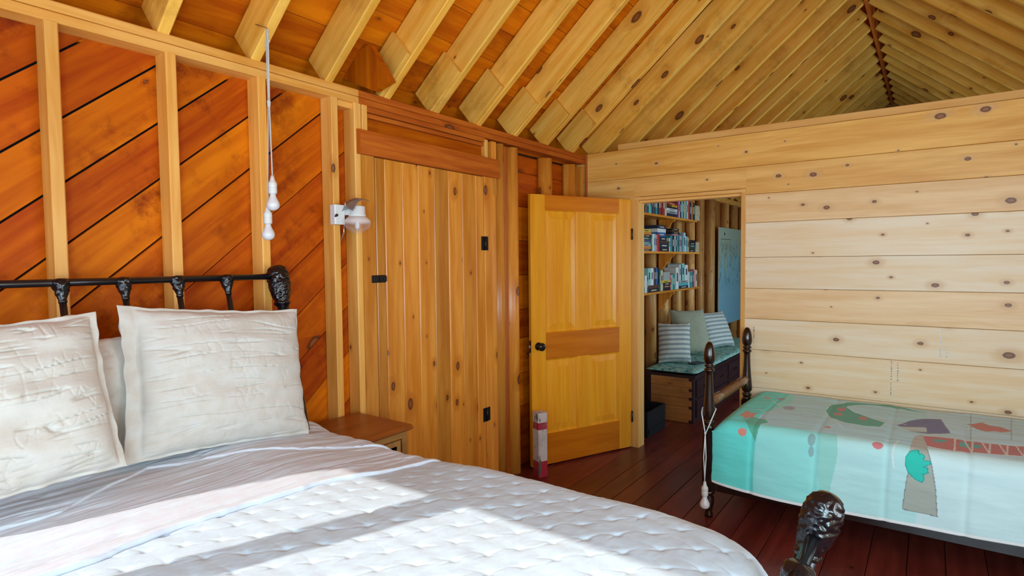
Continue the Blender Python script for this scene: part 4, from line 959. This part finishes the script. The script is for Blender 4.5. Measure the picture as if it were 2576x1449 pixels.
for yy in (yn, yf): MB().box(xd+.034, 1.0-.034, yy-.014, yy+.014, .165, .33, 'x', ch=.004).build('side_rail', M['turned'], DB)
b = MB(); b.box(-1.02, .96, 3.53, 4.35, .30, .555, 'x', ch=.03); tag(b.build('mattress', M['sheet']), 'narrow mattress on the daybed, hidden by the patchwork quilt', 'mattress')

# the quilt and its applique, drawn in the quilt's own surface coordinates
QX0, QX1, QT = -1.035, .99, .605
def poly_on(pts, plane):
    """photo outline -> (x, s) on the quilt, s = arc distance from the wall edge"""
    out = []
    for px, py in pts:
        if plane == 't': p = at(px, py, 2, QT); out.append((p.x, 4.40-p.y))
        else: p = at(px, py, 1, QN); out.append((p.x, (4.40-QN)+(QT-p.z)-RQ*.43))
    return out
QN, RQ = 3.435, .07
nx, ny = 620, 380
s = np.linspace(QX0-.0, QX1, nx); LT = 4.40-QN-RQ; tot = LT+RQ*PI/2+.315
t = np.linspace(0, tot, ny); SX, ST = np.meshgrid(s, t, indexing='ij')
drop_end = .335+.02*np.sin((SX+1)*3.0)
ST2 = ST*np.where(ST > LT, 1, 1)
a_ = np.clip((ST-LT)/RQ, 0, PI/2)
Yq = 4.40-np.where(ST < LT, ST, LT+RQ*np.sin(a_)); dz = np.where(ST < LT, 0, RQ*(1-np.cos(a_)))+np.clip(ST-LT-RQ*PI/2, 0, None)*(drop_end/.315/ (1.0))*.93
wq = .004*fbm(SX, ST, 71, 5, 16)+.006*fbm(SX, ST, 74, 2.5, 7)-.004*np.exp(-((SX*3.1) % 1-.5)**2/.002)
endr = .06*np.clip(1-(SX-QX0)/.10, 0, 1)**2
Zq = QT-dz+np.cos(a_)*wq-endr*1.2*np.cos(a_)+.008*np.sin(PI*np.clip(ST/LT, 0, 1)); Yq = Yq-np.sin(a_)*(wq*1.3+.012*np.sin(SX*7)*np.clip(dz/.3, 0, 1))+np.sin(a_)*endr*.3
Xq = SX-.010*np.clip(dz/.3, 0, 1)
quilt = grid_object('patchwork_quilt', np.stack([Xq, Yq, Zq], -1), np.stack([SX, ST], -1), M['quilt']); tag(quilt, 'aqua and white patchwork quilt with applique shapes draped over the daybed', 'quilt')
if quilt.data.polygons[2000].normal.z < 0: quilt.data.flip_normals()
smq = quilt.modifiers.new('thickness', 'SOLIDIFY'); smq.thickness = .008; smq.offset = -1
Xv, Tv = SX.ravel(), ST.ravel(); colr = np.zeros((Xv.size, 3))
def inside(pts):
    c = np.zeros(Xv.size, bool); n_ = len(pts); j = n_-1
    for i in range(n_):
        xi, yi = pts[i]; xj, yj = pts[j]
        if abs(yi-yj) > 1e-9: c ^= ((yi > Tv) != (yj > Tv)) & (Xv < (xj-xi)*(Tv-yi)/(yj-yi)+xi)
        j = i
    return c
def near_line(pts, r):
    m_ = np.zeros(Xv.size, bool)
    for (ax0, ay0), (bx0, by0) in zip(pts[:-1], pts[1:]):
        dx_, dy_ = bx0-ax0, by0-ay0; L2 = dx_*dx_+dy_*dy_+1e-9; tt = np.clip(((Xv-ax0)*dx_+(Tv-ay0)*dy_)/L2, 0, 1)
        m_ |= (Xv-ax0-tt*dx_)**2+(Tv-ay0-tt*dy_)**2 < r*r
    return m_
AQ, AQ2, PAL, WH = (.15, .80, .74), (.32, .83, .80), (.50, .84, .84), (.62, .86, .88)
colr[:] = PAL
xs1, xs2 = at(1900, 1120, 1, QN).x, at(2100, 1180, 1, QN).x; xs2b = at(2068, 1200, 1, QN).x
wob = .012*np.sin(Tv*14)
colr[Xv < xs2+wob] = AQ2
colr[(Xv > xs2b+.02*np.cos(Tv*9)) & (Xv < xs2+wob)] = (.33, .74, .68)
colr[Xv < xs1] = AQ
colr[Xv > at(2310, 1250, 1, QN).x] = WH
topm = Tv < LT
def paint(m_, c): colr[m_] = c
tp = lambda *p: poly_on(p, 't'); sd = lambda *p: poly_on(p, 's')
paint(topm & (Xv > at(1975, 1010, 2, QT).x+.05*np.sin(Tv*6)), (.46, .76, .86))
paint(topm & (Xv > at(2330, 1100, 2, QT).x), (.52, .76, .88))
# green crescent with pink patches
cres = tp((2200, 1018), (2130, 1014), (2090, 1020), (2076, 1036), (2090, 1055), (2130, 1068), (2180, 1076), (2215, 1078), (2228, 1067), (2185, 1052), (2150, 1040), (2130, 1028), (2150, 1020), (2200, 1022), (2270, 1030), (2340, 1046), (2300, 1032), (2250, 1020))
paint(inside(cres), (.10, .42, .30)); 
for c in (tp((2105, 1030), (2125, 1028), (2128, 1036), (2110, 1037)), tp((2095, 1042), (2115, 1040), (2121, 1048), (2100, 1047)), tp((2160, 1050), (2180, 1052), (2182, 1060), (2164, 1058))): paint(inside(c), (.55, .22, .20))
paint(near_line(cres, .003), (.65, .85, .82))
# fish
fish = tp((2257, 1073), (2290, 1062), (2330, 1058), (2366, 1059), (2375, 1072), (2390, 1092), (2335, 1094), (2290, 1088)); paint(inside(fish), (.17, .17, .32))
paint(inside(tp((2262, 1076), (2330, 1079), (2332, 1090), (2290, 1088))), (.50, .62, .60)); paint(near_line(fish, .003), (.25, .25, .35))
# leaf
lf = tp((2432, 1070), (2450, 1070), (2470, 1067), (2490, 1074), (2515, 1078), (2545, 1089), (2520, 1092), (2500, 1089), (2480, 1090), (2455, 1083)); paint(inside(lf), (.58, .20, .15)); paint(near_line(lf, .003), (.5, .3, .28))
# red bars
bar = tp((2320, 1100), (2400, 1107), (2480, 1117), (2576, 1124), (2660, 1135), (2660, 1165), (2576, 1150), (2500, 1146), (2400, 1136), (2318, 1121)); paint(inside(bar), (.52, .17, .15))
paint(inside(tp((2350, 1107), (2385, 1111), (2370, 1115), (2348, 1112))), (.10, .40, .36)); paint(inside(tp((2415, 1114), (2440, 1118), (2436, 1128), (2414, 1126))), (.10, .42, .36)); paint(inside(tp((2450, 1121), (2470, 1124), (2462, 1131), (2448, 1129))), (.10, .40, .36))
for k in range(9): paint(near_line(tp((2403+k*22, 1106+k*2.4), (2401+(k+(k % 2))*22, 1138+k*2.2)), .0035) & inside(bar), (.70, .70, .68))
paint(near_line(bar, .0035), (.72, .74, .72))
# starfish with leaves, dots, small ovals
star = tp((1858, 1046), (1872, 1041), (1880, 1036), (1890, 1042), (1906, 1043), (1896, 1049), (1899, 1056), (1884, 1052), (1868, 1055), (1872, 1049)); paint(inside(star), (.66, .30, .20))
lv = tp((1872, 1056), (1900, 1052), (1925, 1058), (1934, 1064), (1915, 1066), (1905, 1074), (1895, 1079), (1885, 1070)); paint(inside(lv), (.12, .50, .36))
def disc(px, py, rx, ry_, c, pl='t'):
    p = (tp if pl == 't' else sd)((px, py))[0]; e = (tp if pl == 't' else sd)((px+rx, py))[0]; r_ = abs(e[0]-p[0])
    paint(((Xv-p[0])/r_)**2+((Tv-p[1])/(r_*ry_))**2 < 1, c)
disc(1867, 1087, 11, 1.0, (.72, .30, .24), 's'); disc(2207, 1119, 14, .95, (.66, .24, .26), 's')
disc(1930, 1002, 10, 1.5, (.66, .34, .30)); disc(1965, 1004, 12, 1.5, (.38, .40, .48)); disc(1985, 1030, 16, 1.6, (.35, .40, .48)); disc(2082, 1077, 9, 1.0, (.62, .26, .2))
# footprint
disc(2041, 1105, 10, 2.0, (.26, .48, .48), 's'); disc(2042, 1136, 7, 2.2, (.28, .50, .50), 's')
# grey trunk with shell
tk_ = sd((2293, 1128), (2330, 1122), (2345, 1170), (2357, 1230), (2364, 1302), (2276, 1282), (2282, 1220), (2290, 1170)); paint(inside(tk_), (.42, .47, .42)); paint(near_line(tk_[1:], .002), (.25, .28, .28))
paint(inside(tp((2300, 1100), (2320, 1098), (2335, 1128), (2288, 1128))), (.48, .50, .46))
shell = sd((2305, 1132), (2290, 1136), (2280, 1150), (2279, 1170), (2288, 1190), (2305, 1206), (2322, 1214), (2328, 1205), (2324, 1194), (2337, 1190), (2335, 1178), (2324, 1176), (2342, 1168), (2340, 1160), (2324, 1160), (2327, 1148), (2318, 1142), (2312, 1144), (2311, 1134))
paint(inside(shell), (.04, .62, .50)); paint(near_line(shell+shell[:1], .0022), (.02, .40, .36))
# stitching arcs and seams
for p in (tp((1942, 1010), (1955, 1018), (1962, 1025)), tp((1905, 1032), (1925, 1040), (1950, 1040)), tp((2080, 1060), (2105, 1066), (2120, 1080)), tp((2260, 1110), (2245, 1125), (2250, 1136)), tp((2200, 1050), (2280, 1072))): paint(near_line(p, .0022), (.85, .92, .90))
for px in (2442, 2544): paint(near_line(tp((px, 1040), (px, 1110)), .002), (.34, .40, .40))
paint(Tv > tot-.016, (.86, .92, .92))
ca = quilt.data.color_attributes.new('dye', 'FLOAT_COLOR', 'POINT'); buf = np.ones((Xv.size, 4)); buf[:, :3] = colr; ca.data.foreach_set('color', buf.ravel())

# bulb on the daybed post
E3, p3 = bulb_on(1773, 1212, 3.40, 0, 'bulb with white socket hanging by a white cord from the daybed post', 'hanging bulbs', None, 1.12, mat='cordw')
pc = Vector((xd, yn, .63)); b = MB(); kn = at(1774, 1090, 1, 3.42)
loop = [kn, Vector((xd-.035, yn-.03, .63)), Vector((xd-.041, yn+.0, .655)), Vector((xd-.0, yn+.042, .665)), Vector((xd+.041, yn+.0, .66)), Vector((xd+.035, yn-.03, .63)), kn+Vector((.003, 0, 0))]
b.tube(loop, .0035, 8); b.tube([kn, kn.lerp(p3, .5)+Vector((-.008, 0, 0)), p3], .0032, 8); b.tube([kn, kn.lerp(p3, .5)+Vector((.006, 0, 0)), p3+Vector((-.002, .002, .001))], .0032, 8); b.ball(kn, .008, sub=1); b.build('cord', M['cordw'], E3)
